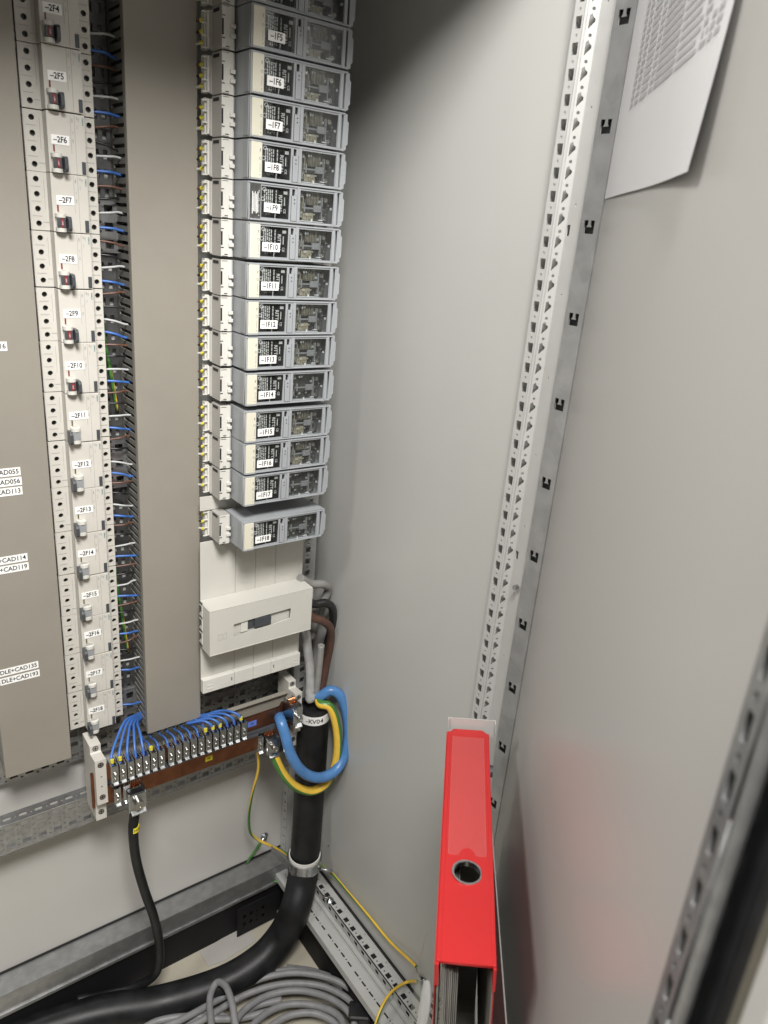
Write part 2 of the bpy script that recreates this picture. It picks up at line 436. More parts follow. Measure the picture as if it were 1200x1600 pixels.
# punched latch dents in the side wall and a small screw head
b = MB(); b.cyl((739.9, 1040, -1266), -UX, 2.2, 1.5, 10); b.build('screw', M['screw'], cab)
b = MB(); b.cyl(atX(808, 917, 716), -UX, 3.6, 6, 12); b.build('bolt', M['plated'], cab)

# ------------------------------------------------------------------ the half-open door on the right
dn = Vector((.736, -.677, 0)); dt = Vector((-.677, -.736, 0)); HP = Vector((706, 565, 0))
def D(t, c, z):   # t along the door from the hinge, c towards the cabinet interior (mm off the door skin), height
    p = HP+dt*t-dn*c; return Vector((p.x, p.y, z))
def DF(t, c): return frame(D(t, c, 0), -dt, UZ)      # local x back to the hinge, face looking into the cabinet
DM = Matrix(((-dt.x, dn.x, 0, HP.x), (-dt.y, dn.y, 0, HP.y), (0, 0, 1, 0), (0, 0, 0, 1)))
def dbox(b, t0, t1, c0, c1, z0, z1, bev=0, mi=0): return b.box(-t1, -t0, -c1, -c0, z0, z1, bev, M=DM, mi=mi)
door = thing('cabinet_door', 'grey glossy cabinet door standing half open on the right, with perforated inner frame', 'door', D(310, -10, -1350))
b = MB(); dbox(b, -2, 745, -2, 0, -1350, 565); b.build('door_skin', M['door'], door)
b = MB(); F = DF(661, 24); holes = []
for k in range(-12, 60):
    z = 228-25*k; holes.append(rect(-10, -5, z-6.5, z+6.5)); holes.append(circ(-7.5, z-12.5, 2.0, 8))
b.strip(F, rect(-14, 0, -1340, 555), holes, 1.6, off=228-8.6)
b.sheet(frame(D(661, 24, 0), dn, UZ), rect(0, 23.5, -1340, 555), [], 1.4)
b.cyl(D(677.5, 22.4, -1340), UZ, 2.9, 1895, 10)
b.build('perforated_frame', M['zinc_dk'], door)
b = MB(); dbox(b, 661.5, 680, .3, 12, -1340, 555); b.build('frame_hole_dark', M['ink'], door)  # near-black filling behind the frame holes stands in for their shade
b = MB(); dbox(b, 682, 699, .3, 14, -1345, 560, 3); b.build('gasket', M['blk'], door)
b = MB(); dbox(b, 700, 708, .3, 19, -1348, 562, 1); b.build('foam_strip', M['olivefoam'], door)
b = MB(); dbox(b, 709, 722, 0.2, 21, -1350, 565, 1.2); b.build('door_lip', M['door'], door)
b = MB(); dbox(b, 723, 745, 0.2, 16, -1350, 565, 1.2); b.build('black_edge_strip', M['blk'], door)  # black strip along the free edge of the door

# ------------------------------------------------------------------ wiring ducts
def duct(x0, x1, ybot, label):
    t = thing('wiring_duct', label, 'cable duct', ((x0+x1)/2, 1140, ybot), 'wiring ducts between the device columns')
    b = MB(); top = 540
    b.box(x0, x1, 1098, 1100.2, ybot, top, .7); b.box(x0, x0+2, 1100.4, 1109, ybot, top); b.box(x1-2, x1, 1100.4, 1109, ybot, top)
    b.build('duct_cover', M['duct'], t)
    for xs in (x0+3, x1-3):
        b = MB(); F = frame((xs, 0, 0), UY, UZ); holes = []; z = ybot+10; j = 0
        outer = [(1172, top), (1103, top)]
        zz = top-6
        # comb: slots open at the front, with a narrow neck then a wide slot
        pts = []
        while zz > ybot+14:
            pts += [(1103, zz), (1108, zz-.6), (1111, zz-1.6), (1115, zz-.2), (1160, zz-.2), (1160, zz-5.2), (1115, zz-5.2), (1111, zz-3.8), (1108, zz-4.8), (1103, zz-5.4)]
            zz -= 12.5
        outer = [(1174, top), (1103, top)]+pts+[(1103, ybot+2), (1174, ybot+2)]
        b.sheet(F, outer, [], 2.0)
        b.build('slotted_side', M['ductfin'], t)
    b = MB(); b.box(x0+3, x1-3, 1172, 1174, ybot+2, top); b.build('duct_base', M['ductfin'], t)
    return t
duct(140, 240, -866, 'wide stone grey duct cover at the left edge carrying stacked white cable labels')
duct(370, 469, -868, 'plain stone grey wiring duct between the breaker column and the fuse switch column')

def tape(px_right, py, s, h=12, w=None, label=None):
    p = atY(px_right, py, 1097.6); size = 9.6
    me = text_mesh(s, size, .12, .06); tw = (max(v.co.x for v in me.vertices)-min(v.co.x for v in me.vertices))*.92; bpy.data.meshes.remove(me)
    w = tw+5
    x1 = p.x; x0 = max(141, x1-w)
    t = thing('cable_label', label, 'label', ((x0+x1)/2, 1097.6, p.z-h/2), 'white cable labels stuck on the left duct')
    b = MB(); b.box(x0, x1, 1097.5, 1097.9, p.z-h/2, p.z+h/2); b.build('label_strip', M['label'], t)
    b = MB(); b.text(s, size, (x1-2.5-tw/2, 1097.4, p.z), UX, UZ, bold=.16, sx=.92); b.build('lettering', M['ink'], t)
tape(11, 541, '16', label='white label ending in 6, alone and highest on the left duct cover')
for px, py, s, d in ((32, 736, '+CAD055', 'top strip of the stack of three'), (34, 751, '+CAD056', 'middle strip of the stack of three'),
                     (35, 766, '+CAD113', 'bottom strip of the stack of three'), (43, 870, '+CAD114', 'upper strip of the middle pair'),
                     (45, 884, '+CAD119', 'lower strip of the middle pair'), (60, 1038, 'DLE+CAD135', 'upper strip of the lowest pair'),
                     (62, 1051, 'DLE+CAD193', 'lower strip of the lowest pair')):
    tape(px, py, s, label='white label reading %s, %s on the left duct' % (s.replace('+', ' ').strip(), d))

# ------------------------------------------------------------------ 2F breakers, 72 mm each, lying on a vertical rail
XL, XR = 247, 335
YR = 1102.0
def make_breaker(kind):
    on = kind == 'on'
    t = thing('circuit_breaker', 'x', 'circuit breaker', (291, 1150, 0), 'column of four pole breakers beside the left duct')
    b = MB(); H = 71.4; Y = YR
    zs = [-9-18*k for k in range(4)]
    for (a, c, sx) in ((XL, 270.4, 257.3), (317.1, XR, 328)):
        F = frame((0, 1121, 0), UX, UZ)
        b.sheet(F, rect(a, c, -H, -.3), [circ(sx, z, 3.5, 20) for z in zs], 3)
        b.box(a, c, 1133, 1150, -H, -.3)
        b.box(a, a+1, 1124.05, 1133, -H, -.3); b.box(c-1, c, 1124.05, 1133, -H, -.3); b.box(a+1, c-1, 1124.05, 1133, -H, -H+1); b.box(a+1, c-1, 1124.05, 1133, -1.3, -.3)
    b.box(270.5, 317, Y, 1150, -H, -.3, .9)
    for z in zs[:3]:
        b.box(250, 262, 1120.6, 1120.98, z-9.2, z-8.8, mi=1); b.box(322.5, 333, 1120.6, 1120.98, z-9.2, z-8.8, mi=1)
    b.box(304.2, 304.5, Y-.3, Y-.03, -H+1, -1.5, mi=1); b.box(299.0, 299.25, Y-.3, Y-.03, -H+24, -1.5, mi=1)
    b.box(266.4, 266.65, 1120.6, 1120.98, -45, -8, mi=1)
    b.box(263, 270, 1120.6, 1120.98, -61.4, -60.9, mi=1)
    b.text('SIEMENS', 2.5, (314.3, Y-.2, -8.2), -UZ, UX, bold=.03, mi=2)
    for (x, za, n, tx) in ((309.5, -2.5, 5, '5SU1'), (307.2, -2.5, 3, '230V'), (307.2, -12, 4, 'C 16'), (301.4, -3, 6, '10000'), (301.4, -20, 3, 'B 3'), (301.4, -28, 5, '0,03A')):
        b.text(tx, 1.9, (x, Y-.2, za-n*.75), -UZ, UX, mi=1)
    for x, q in ((264, 1), (322.5, 2)):
        for z in zs: b.text(str(q+2*zs.index(z)), 1.7, (x, 1120.85, z-3.5), UX, UZ, mi=1)
    b.box(277, 283, Y-.3, Y-.03, -47.9, -47.7, mi=1)
    b.build('housing', [M['white'], M['greyink'], M['tealink']], t)
    for sx in (257.3, 328):
        for z in zs:
            b = MB(); b.cyl((sx, 1132.5, z), -UY, 3.2, 4.5, 14); b.box(sx-2.6, sx+2.6, 1127.4, 1127.9, z-.5, z+.5)
            b.build('terminal_screw', M['inner'], t)  # screw heads coloured near-black for the shade inside their holes
    for z in (-4, -66):
        b = MB(); b.box(244, 246.7, 1122, 1140, z-3.5, z+3.5, .5); b.build('rail_catch', M['dark'], t)
    b = MB(); b.box(276.4, 278.4, Y-.6, Y-.05, -46.5, -38.5, .2); b.build('status_window', M['red_dk'] if on else M['olive'], t)
    x0 = 272.4 if on else 274.0
    b = MB()
    for (za, zb2) in ((-53.4, -48.6), (-71.2, -66.4)):
        b.cyl((x0+6.5, Y-4.5, za if za > zb2 else za), UZ, 6.6, zb2-za, 28)
        b.box(x0+.3, x0+12.7, Y-4.5, Y-.1, za, zb2)
    b.cyl((x0+6.5, Y-3.4, -66.5), UZ, 5.2, 13.2, 20)
    tg = b.build('toggle', M['white2'], t)
    b = MB(); b.box(x0+1.2, x0+11.8, Y-9.4, Y-6.2, -65.8, -53.9, .8); b.build('toggle_band', M['dark'] if on else M['cooldk'], tg)
    if on:
        b = MB(); b.box(x0+5.2, x0+8.8, Y-10.4, Y-9.7, -65, -54.6, .2)
        b.text('I-ON', 2.2, (x0+7, Y-10.5, -60), -UZ, UX, bold=.03, mi=1); b.build('red_mark', [M['red_on'], M['whiteink']], tg)
    xh = x0+17.4 if on else x0-.1; o_ = 0 if on else -1
    b = MB(); b.prism(frame((xh, 0, 0), UY, UZ), [(Y-.2, -51+o_), (Y-15, -51.6+o_), (Y-17.5, -55+o_), (Y-17.5, -66+o_), (Y-15, -69.6+o_), (Y-.2, -70+o_)], 4.4, .7)
    b.build('handle', M['dark'], tg)
    b = MB(); b.box(310.8, 315.8, Y-.9, Y-.05, -70, -55, .4); b.build('test_button', M['dark'], t)
    index_children(t)
    return t
protos = {k: make_breaker(k) for k in ('on', 'off')}
first = {'on': True, 'off': True}
z00 = 181.4+72.3
PITCH = 72.1
tilt = {4: 0, 5: .4, 6: -.3}
for i, n in enumerate(range(4, 19)):
    k = 'on' if n <= 10 else 'off'
    ztop = 181.0+72-PITCH*i + (.5 if n % 3 else 0)
    if first[k]: t = protos[k]; first[k] = False
    else: t = copy_tree(protos[k])
    t.location.z = (ztop+ZF)/1000
    t['label'] = 'cream breaker marked -2F%d, dark handle %s' % (n, 'right with red mark' if k == 'on' else 'left')
    bpy.context.view_layer.update()
    q = random.uniform(-.03, .03); dx = random.uniform(-1, 1); dz = random.uniform(-1, 1)
    cxl = 286.5+dx; czl = ztop-32.4+dz
    u = Vector((math.cos(q), 0, math.sin(q))); v = Vector((-math.sin(q), 0, math.cos(q)))
    b = MB(); w = 22 if n < 10 else 26
    FM = frame((cxl, YR-.4, czl), u, v)
    b.box(-w/2, w/2, -5.6, 5.6, -.3, .25, M=FM)
    lb = b.build('marker_label', M['label'], t)
    b = MB(); b.text('\u20132F%d' % n, 9.8, Vector((cxl, YR-.8, czl)), u, v, bold=.22, sx=.84)
    l2 = b.build('lettering', M['ink'], t); w0 = l2.matrix_parent_inverse.copy(); l2.parent = lb

# DIN rail behind and wires from each breaker into the duct
b = MB(); b.box(282, 290, 1152, 1159, -860, 540); b.box(310, 318, 1152, 1159, -860, 540); b.box(282, 318, 1159, 1160.5, -860, 540)
solo(b, 'mounting_rail', M['zinc_dk'], 'galvanised vertical rail hidden behind the cream breaker column', 'rail')
WN = (('brown', 'brown'), ('black', 'blk'), ('grey', 'grey'), ('blue', 'blue'))
for i, n in enumerate(range(4, 19)):
    ztop = 181.0+72-PITCH*i
    for j, (cn, mk) in enumerate(WN):
        if n == 18 and j in (0, 1, 2): continue
        if n == 4 and j < 2: continue
        z = ztop-9-18*j
        dz = random.uniform(-7, 5) if cn != 'blue' else random.uniform(-8, 0)
        if n > 13: dz = abs(dz)*(1 if cn in('grey', 'brown') else -.5)
        ya = 1136 if cn != 'black' else 1144; yb = ya-3+random.uniform(-3, 4)
        r = 1.9 if cn == 'blue' else 1.6
        P = [(330, ya, z), (340, ya-1, z+random.uniform(0, 1.5)), (355, ya-5, z+dz*.45+1), (366, yb, z+dz), (378, yb+2, z+dz-3), (388, yb+8, z+dz-14)]
        b = MB(); b.tube(P, r, 8, 5)
        solo(b, 'wire', M[mk], 'short %s wire running from the breaker marked -2F%d into the slotted duct' % (cn, n), 'wire', 'wires between breakers and duct', smooth=False)
b = MB(); F = frame((0, 1165, 0), UX, UZ); hs = []
for k in range(0, 56):
    z = 520-25*k; hs += [rect(341, 352, z-6, z+6), circ(346, z-12.5, 2, 8), rect(358, 364, z-6, z+6), rect(254, 266, z-6, z+6)]
b.strip(F, rect(244, 369, -860, 540), hs, 1.5, off=520-18.5)
solo(b, 'gap_dark_plate', M['zinc_gap_dark'], 'added dark perforated upright plate that keeps the gap behind the breaker column dark', 'dark backing plate')  # plate put in to darken the gap between breakers and duct
# green-yellow conductors deep in the gap
for zz, ln, w_ in ((-225, 70, 'beside the breaker marked -2F10'), (-640, 90, 'beside the breaker marked -2F16')):
    b = MB(); b.tube([(345, 1163, zz+ln), (348, 1160, zz+ln*.4), (354, 1158, zz-ln*.3), (361, 1162, zz-ln)], 2.8, 10, 6, two=True, twist=2.5, phase=3.4)
    solo(b, 'earth_wire', [M['yellow'], M['green']], 'green and yellow wire deep behind the gap %s' % w_, 'wire')

# perforated chassis rails behind everything
def chassis(x0, x1, z0, z1, Y, name_label, rows=3, hang=0):
    b = MB(); F = frame((0, Y, 0), UX, UZ); holes = []
    zr = [z0+(z1-z0)*(k+.5)/rows for k in range(rows)]
    x = x0+8; k = 0
    while x < x1-16:
        for z in zr:
            holes.append(rect(x, x+12, z-6, z+6)) if rows > 2 or True else 0
        for z in [z0+3+ (z1-z0-6)*q/(rows*2-1) for q in range(rows*2)]: holes.append(circ(x+18.5, z, 2.1, 8))
        x += 25
    b.sheet(F, rect(x0, x1, z0, z1), holes, 1.5)
    b.box(x0, x1, Y+.2, Y+18, z0, z0+1.5); b.box(x0, x1, Y+.2, Y+18, z1-1.5, z1)
    return b
for (x0, x1, z0, z1, lab) in ((120, 690, -921, -806, 'perforated galvanised chassis rail behind the foot of the breakers and cover strip'),
                              (245, 470, -60, 10, 'perforated galvanised chassis rail crossing behind breakers marked -2F7 and -2F8'),
                              (245, 470, -420, -340, 'perforated galvanised chassis rail crossing behind breakers marked -2F12 and -2F13'),):
    rows = max(2, round((z1-z0)/25))
    b = chassis(x0, x1, z0, z1, 1156, lab, rows)
    solo(b, 'chassis_rail', M['zinc_dk'] if z1 > -700 else M['zinc'], lab, 'mounting rail')

# wide perforated rail carrying the bar holders
b = MB(); X0, X1 = -200, 690; Yc = 1120; zt_, zb_ = -975, -1036
F = frame((0, Yc, 0), UX, UZ); holes = []
x = X0+7
while x < X1-18:
    for z in (-985, -1003, -1022): holes.append([(x, z-5), (x+13, z-5), (x+13, z+5), (x, z+5)])
    for z in (-982, -993, -1004, -1015, -1026): holes.append(circ(x+19, z, 2.0, 8))
    x += 25
b.sheet(F, rect(X0, X1, zb_, zt_), holes, 1.6)
F = frame((0, 0, zt_), UX, UY); holes = []
x = X0+7
while x < X1-18:
    holes.append(rect(x, x+12, Yc+9, Yc+16)); holes.append(circ(x+19, Yc+12, 2, 8)); x += 25
b.sheet(F, rect(X0, X1, Yc+.1, Yc+26), holes, 1.6)
b.cyl((X0, Yc+.2, zt_-.4), UX, 1.3, X1-X0, 10, mi=1); b.cyl((X0, Yc+.2, zb_+.4), UX, .8, X1-X0, 8, mi=1)  # brighter plated beads along the folds stand in for edge highlights
b.box(X0, X1, Yc+.2, Yc+26, zb_, zb_+1.6)
solo(b, 'chassis_rail', [M['zinc_dk'], M['plated']], 'wide perforated galvanised rail running along below the copper bars', 'mounting rail')
# ------------------------------------------------------------------ 1F fuse switch disconnectors
def make_fuse(beige_strip, carrier):
    t = thing('fuse_switch', 'x', 'fuse switch', (570, 1074, 0), 'column of grey fuse switches')
    H = 49.3
    xa, xb, Y = 500, 656, 1000
    b = MB()
    # body with side face running back, front bezel with two window openings
    b.sheet(frame((0, Y, 0), UX, UZ), rect(xa, xb-7, 0, H), [rect(519.5, 563.5, 4.5, H-4.5), rect(581, 637, 3.5, H-4.5), rect(567.5, 572, H-13, H-4.5), rect(643, 646.5, 3, H-3)], 2.2)
    b.box(xa, xa+1.8, Y+2.3, 1066, 0, H); b.box(xa+1.9, xb-7, Y+2.3, 1066, 0, 1.6); b.box(xa+1.9, xb-7, Y+2.3, 1066, H-1.6, H); b.box(xb-9, xb-7, Y+2.3, 1066, 1.7, H-1.7)
    b.box(xa+2, xb-9.2, 1064, 1066.2, 1.7, H-1.7)
    b.prism(frame((0, Y+3, 0), UX, UZ), [(xb-7, 0), (xb-1, 3), (xb-1, 8), (xb+1.5, 10), (xb+1.5, H-11), (xb-1, H-9), (xb-1, H-1), (xb-7, H)], 40)
    b.box(xa+.2, xb-7, Y-1.4, Y-.03, H-2.2, H-.3, .4); b.box(518.2, xb-9, Y-1.2, Y-.03, .3, 2.0, .4)
    b.box(637.5, 642.5, Y-1.2, Y-.03, 2.2, H-2.4, .3); b.box(575.8, 580.4, Y-1.0, Y-.03, 2.2, H-2.4, .3)
    b.box(501, 518, Y-3.2, Y-.03, .2, 2.2, .4)
    b.build('housing', M['cool'], t)
    b = MB(); b.box(xa-1, xa-.05, Y+3, Y+17, 2, H-2, .3); b.build('side_rib', M['cooldk'], t)
    # strip at left
    b = MB()
    if beige_strip: b.box(502, 518, Y-2.2, Y-.03, 2.4, H-2.4, .5)
    else:
        b.box(502, 518, Y-1.0, Y-.03, 2.4, H-2.4, .3)
    yy = Y-2.3 if beige_strip else Y-1.1
    b.text('1000', 2.2, (515.3, yy, 37), UZ, -UX, mi=1); b.box(515.2, 515.5, yy-.02, yy+.09, 10, 21, mi=1); b.ring((515.3, yy+.09, 27), -UY, 1.4, 1.7, .15, 10, mi=1)
    b.box(514.8, 515.8, yy-.02, yy+.09, 6, 7, mi=1)
    if not beige_strip:
        for k in range(5): b.box(505+k*2, 506.1+k*2, yy-.02, yy+.09, 8+random.uniform(0, 4), 34+random.uniform(-5, 4), mi=1)
    b.build('handle_strip', [M['beige'] if beige_strip else M['inner'], M['ink'] if beige_strip else M['whiteink']], t)
    # plastic foot of the strip
    # window 1: rating plate under clear cover
    b = MB(); b.box(519, 564, Y+5, Y+7, 3, H-3); ys = Y+4.7
    b.text('RITTAL', 7.4, (551.5, ys, 24), -UZ, UX, bold=.22, sx=.98, mi=1)
    for c in range(7):
        x = 526+c*3.0
        if c == 5: continue
        z = H-8; zend = 8 if c > 0 else 18
        while z > zend:
            l = random.uniform(2, 6); b.box(x, x+1.7, ys-.1, ys+.1, max(z-l, zend), z, mi=1); z -= l+random.uniform(.6, 1.4)
    b.text('CE', 5, (558.5, ys, 15), -UZ, UX, bold=.1, mi=1)
    b.box(557.5, 559, ys-.1, ys+.1, 22, 33, mi=1); b.box(556.5, 562.5, ys-.1, ys+.1, 37, 41, mi=1)
    b.build('rating_plate', [M['black'], M['whiteink']], t)
    b = MB(); b.box(519.6, 563.4, Y+.9, Y+1.6, 4.6, H-4.6)
    b.ring((523.5, Y+.6, H-8.5), -UY, 2.0, 2.8, 1.2, 16, mi=1); b.ring((521.5, Y+.6, H-21), -UY, 2.0, 2.8, 1.2, 16, mi=1)
    b.box(541, 541.7, Y-.2, Y+.8, 1.5, 11, mi=1); b.build('clear_window', [M['glass'], M['glassedge']], t)
    # latch
    b = MB(); b.box(566.5, 575, Y-1.1, Y-.03, 3, H-14, .5); b.build('latch', M['cool'], t)
    b = MB(); b.box(566.1, 566.5, Y-.5, Y-.03, 2.8, H-13); b.box(575, 575.4, Y-.5, Y-.03, 2.8, H-13); b.cyl((571, Y-1, H-18), -UY, .9, .4, 10); b.cyl((571, Y-1, H-23), -UY, .9, .4, 10)
    b.box(567.5, 572, Y+3, Y+4, H-13, H-4.5); b.build('latch_shadow_gap', M['ink'], t)
    # window 2: inside of the fuse chamber
    b = MB(); b.box(580.5, 637.5, Y+15, Y+17, 2, H-3); ch = b.build('chamber', M['inner'], t)
    if carrier:
        b = MB()
        b.box(597, 618, Y+9, Y+14.9, 27, H-4, .5, mi=1); b.box(590, 608, Y+7, Y+14.9, 4, 16, .6)
        for x in (592.5, 596.5): b.box(x, x+2.2, Y+5.5, Y+6.9, 5, 13, .2)
        b.ring((603, Y+6.9, 10), -UY, 1.8, 3.2, 1.0, 14); b.box(590.5, 592, Y+9, Y+14.8, 16, 38); b.box(612, 613.5, Y+9, Y+14.8, 16, 27, mi=1)
        for k in range(4): b.box(599+k*4.5, 601+k*4.5, Y+7.5, Y+8.9, 29, 41, mi=1)
        b.build('fuse_carrier', [M['brass'], M['brassdk']], ch)
    b = MB(); b.box(587, 620, Y+4.5, Y+6, 21.5, 23.5); b.box(606, 621, Y+3, Y+6, 18, 27, .5); b.box(590, 592, Y+4, Y+6, 17, 29); b.box(619, 620.5, Y+3, Y+8, 4, 38); b.box(583, 620, Y+3.5, Y+5, 4, 5.5)
    b.build('cross_link', M['cooldk'], ch)
    rr = random.Random(5); b = MB()
    for k in range(16):
        x = rr.uniform(583, 631); z = rr.uniform(5, 40); w_ = rr.uniform(.5, 4); h_ = rr.uniform(.5, 3)
        b.box(x, x+w_, Y+2.4+k*.11, Y+2.5+k*.11, z, z+h_)
    b.build('moulded_web', M['glassedge'], ch)
    for (x, z) in ((586, 38), (585.5, 11), (585.5, 17), (626, 35), (625, 10)):
        b = MB(); big = x > 600
        b.ring((x, Y+7, z), -UY, 1.6 if big else 1.3, 3.2 if big else 2.4, 2.4, 16); b.cyl((x, Y+8, z), -UY, 1.4, 2.2, 10)
        b.cyl((x, Y+14.9, z), -UY, 2.6, 8, 12); b.build('chamber_screw', M['screw'], ch)
    b = MB(); b.box(581.1, 636.9, Y+.9, Y+1.6, 3.6, H-4.6)
    b.box(582, 621, Y-.5, Y+.85, 4.2, 5, mi=1); b.box(600, 602, Y-.6, Y+.85, 4, 8, mi=1); b.box(612, 620, Y-.6, Y+.85, 7, 8, mi=1)
    b.ring((633, Y+.8, 24), -UY, 1.0, 1.6, .8, 12, mi=1); b.build('clear_window', [M['glass'], M['glassedge']], t)
    # adapter behind: front strip, warm grey side, terminal block
    b = MB(); b.box(479.4, 498, 1043, 1073, -.6, H-.2); b.box(477, 499, 1073, 1076, 1, H-3)
    ad = b.build('adapter', M['warm'], t)
    b = MB(); b.box(479, 495.5, 1040.8, 1042.95, -.6, H-.2, .4); b.box(484.6, 485, 1040.4, 1040.78, 2, H-4)
    b.box(478.6, 482.8, 1040.3, 1040.75, H-13, H-12, mi=1); b.box(478.6, 481, 1040.3, 1040.75, 15, H-16, mi=1); b.box(478.6, 482.8, 1040.3, 1040.75, 11, 12.2, mi=1)
    b.box(480, 489, 1040.3, 1040.75, 0, .5, mi=1); b.box(480, 489, 1040.3, 1040.75, H-2, H-1.5, mi=1); b.box(484, 489, 1040.3, 1040.75, 2, 3, mi=1)
    b.box(478.9, 479.3, 1050, 1068, H-6.5, H-2.5, mi=1)
    b.build('adapter_face', [M['white2'], M['ink']], ad)
    b = MB(); b.box(490, 497, 1037.5, 1040.7, 24, 29, .5); b.box(490, 497, 1037.5, 1040.7, 13, 18, .5); b.build('adapter_peg', M['white2'], ad)
    b = MB(); b.box(474, 478.6, 1076.2, 1080, 3, H-3, .3); b.box(472, 478, 1081, 1092, 2, H-2)
    for z in (3, 17, 31, 44): b.box(467, 474, 1077, 1080, z-.8, z+.8)
    b.build('terminal_block', M['white2'], ad)
    index_children(t)
    return t
bot = {4: 258.5, 5: 207.8, 6: 155.9, 7: 104.5, 8: 52.8, 9: 1.6, 10: -50.0, 11: -104.0, 12: -155.2, 13: -206.5, 14: -260.0, 15: -317.5, 16: -368.2, 17: -420.6, 18: -497.7}
fp = {'std': make_fuse(True, True), 'nostrip': make_fuse(False, True), 'empty': make_fuse(True, False)}
used = set()
for n in range(4, 19):
    k = 'nostrip' if n == 9 else ('empty' if n in (14, 17, 18) else 'std')
    if k in used: t = copy_tree(fp[k])
    else: t = fp[k]; used.add(k)
    zb = bot[n]
    t.location.z = (zb+ZF)/1000; bpy.context.view_layer.update()
    extra = {'std': 'ivory strip and cream fuse carrier behind its clear window', 'nostrip': 'black printed strip in place of the ivory one', 'empty': 'ivory strip and dark empty chamber behind its clear window'}[k]
    t['label'] = ('grey fuse switch marked -1F%d with ' % n if n > 4 else 'topmost grey fuse switch, unmarked, above the one marked -1F5')+(extra if n > 4 else '')
    if n > 4:
        q = random.uniform(-.02, .02)
        u = Vector((math.cos(q), 0, math.sin(q))); v = Vector((-math.sin(q), 0, math.cos(q)))
        wl = 25 if n < 10 else 28
        ox = 536
        oz = {5: 17.9, 6: 18.2, 7: 18.1, 8: 17.8, 9: 17.6, 10: 17.5, 11: 18.3, 12: 15.2, 13: 15.1, 14: 15.3, 15: 14.6, 16: 14.6, 17: 14.6, 18: 15.4}[n]
        b = MB(); FM = frame((ox, 999.4, zb+oz), u, v); b.box(-wl/2, wl/2, -6, 6, -.2, .3, M=FM)
        lb = b.build('marker_label', M['label'], t)
        b = MB(); b.text('\u20131F%d' % n, 10.6, Vector((ox, 998.95, zb+oz)), u, v, bold=.22, sx=.84); l2 = b.build('lettering', M['ink'], t); l2.parent = lb
    nm = '-1F%d' % n if n > 4 else 'above -1F5'
    for (cn, mk, dz) in (('brown', 'brown', 37), ('black', 'blk', 24), ('grey', 'grey', 11)):
        z = zb+dz
        w = thing('wire', '%s wire with yellow sleeve entering the fuse switch %s' % (cn, ('marked '+nm) if n > 4 else 'just above the one marked -1F5'), 'wire', (450, 1085, z), 'wires between duct and fuse switches')
        r = 2.0 if cn == 'grey' else 1.6
        y = 1086
        b = MB(); b.tube([(430, 1130, z-18), (452, 1118, z-10+random.uniform(-3, 3)), (463, 1108, z-4), (471, 1094, z-1), (477, 1082, z)], r, 8, 5); b.build('insulation', M[mk], w)
        b = MB(); b.cyl((471.5, 1092.5, z-.8), (.45, -.9, .08), 2.9, 7, 12, r2=2.6); b.build('ferrule', M['ferrule'], w)

# busbar cover plates with lower clip strips
t = thing('busbar_cover', 'off-white smooth busbar cover of four panels with a clip strip along its foot', 'cover', (560, 1075, -795))
for i, (a, c) in enumerate(((460.2, 524.3), (524.9, 562.9), (563.5, 602.9), (603.5, 660))):
    for (za, zb) in ((-770, -425),) if i else ((-770, -505), (-449, -425)):
        b = MB(); b.box(a, c, 1075, 1077.2, za, zb, .4); b.build('panel', M['whitebox'], t)
for i, (a, c) in enumerate(((459.4, 520), (520.5, 557.8), (558.3, 595), (595.5, 657.5))):
    b = MB(); b.box(a, c, 1064, 1074.8, -794, -767, 1.0)
    tr = b.build('clip_strip', M['white2'], t)
    b = MB()
    if i in (0, 3):
        b.box(c-6 if i == 0 else a+4, c-4.5 if i == 0 else a+5.5, 1063.6, 1063.97, -782, -776)
        b.build('slot', M['ink'], tr)
    b = MB()
    for x in ((a+38, a+45) if i != 1 else (c-3, c+3.5)): b.ring((x, 1064, -783), -UY, 1.8, 2.4, .5, 8)
    if i in (0, 3):
        x = a+8 if i == 0 else c-16
        b.box(x, x+10, 1063.3, 1063.97, -787, -786); b.box(x, x+10, 1063.3, 1063.97, -780, -779)
    b.build('embossing', M['white2'], tr)

# white switch with dark slide
t = thing('load_switch', 'off-white wide switch box with a dark sliding window in its recessed front', 'switch', (556, 1070, -698))
X0, X1, Yf = 457, 656.5, 1030
b = MB()
b.sheet(frame((0, Yf, 0), UX, UZ), rect(X0+.4, X1-.4, -698, -611.5), [[(501, -647), (541, -645), (575, -644), (612, -643), (612, -663), (575, -667), (541, -668), (501, -669.5)]], 2.0)
b.box(X0, X0+2, Yf+.3, 1061, -697.6, -612); b.box(X1-2, X1, Yf+.3, 1074, -697.6, -612); b.box(X0+2.1, X1-2.1, Yf+2.2, 1074.5, -613.5, -611.6); b.box(X0+2.1, X1-2.1, Yf+2.2, 1074.5, -697.8, -696)
b.box(X0+.1, X1-.1, Yf-.4, Yf+2.4, -613.2, -611.3, .7); b.box(X0+.1, X1-.1, Yf-.4, Yf+2.4, -698, -696.2, .7)
b.build('housing', M['whitebox'], t)
b = MB(); b.prism(frame((0, Yf+6, 0), UX, UZ), [(500, -638), (613, -638), (613, -672), (500, -672)], 1.5)
b.build('recess', M['whitebox'], t)
b = MB(); b.box(530, 572, Yf+4, Yf+5.9, -665, -645, .3); dk = b.build('slide_track', M['dark'], t)
b = MB(); b.box(541, 572.5, Yf-1, Yf+4, -664, -646, .8); b.build('slide', M['dark'], dk)
b = MB(); b.box(516, 529, Yf+3, Yf+5.9, -668, -646, .4); b.build('slide_guide', M['white2'], t)
b = MB()
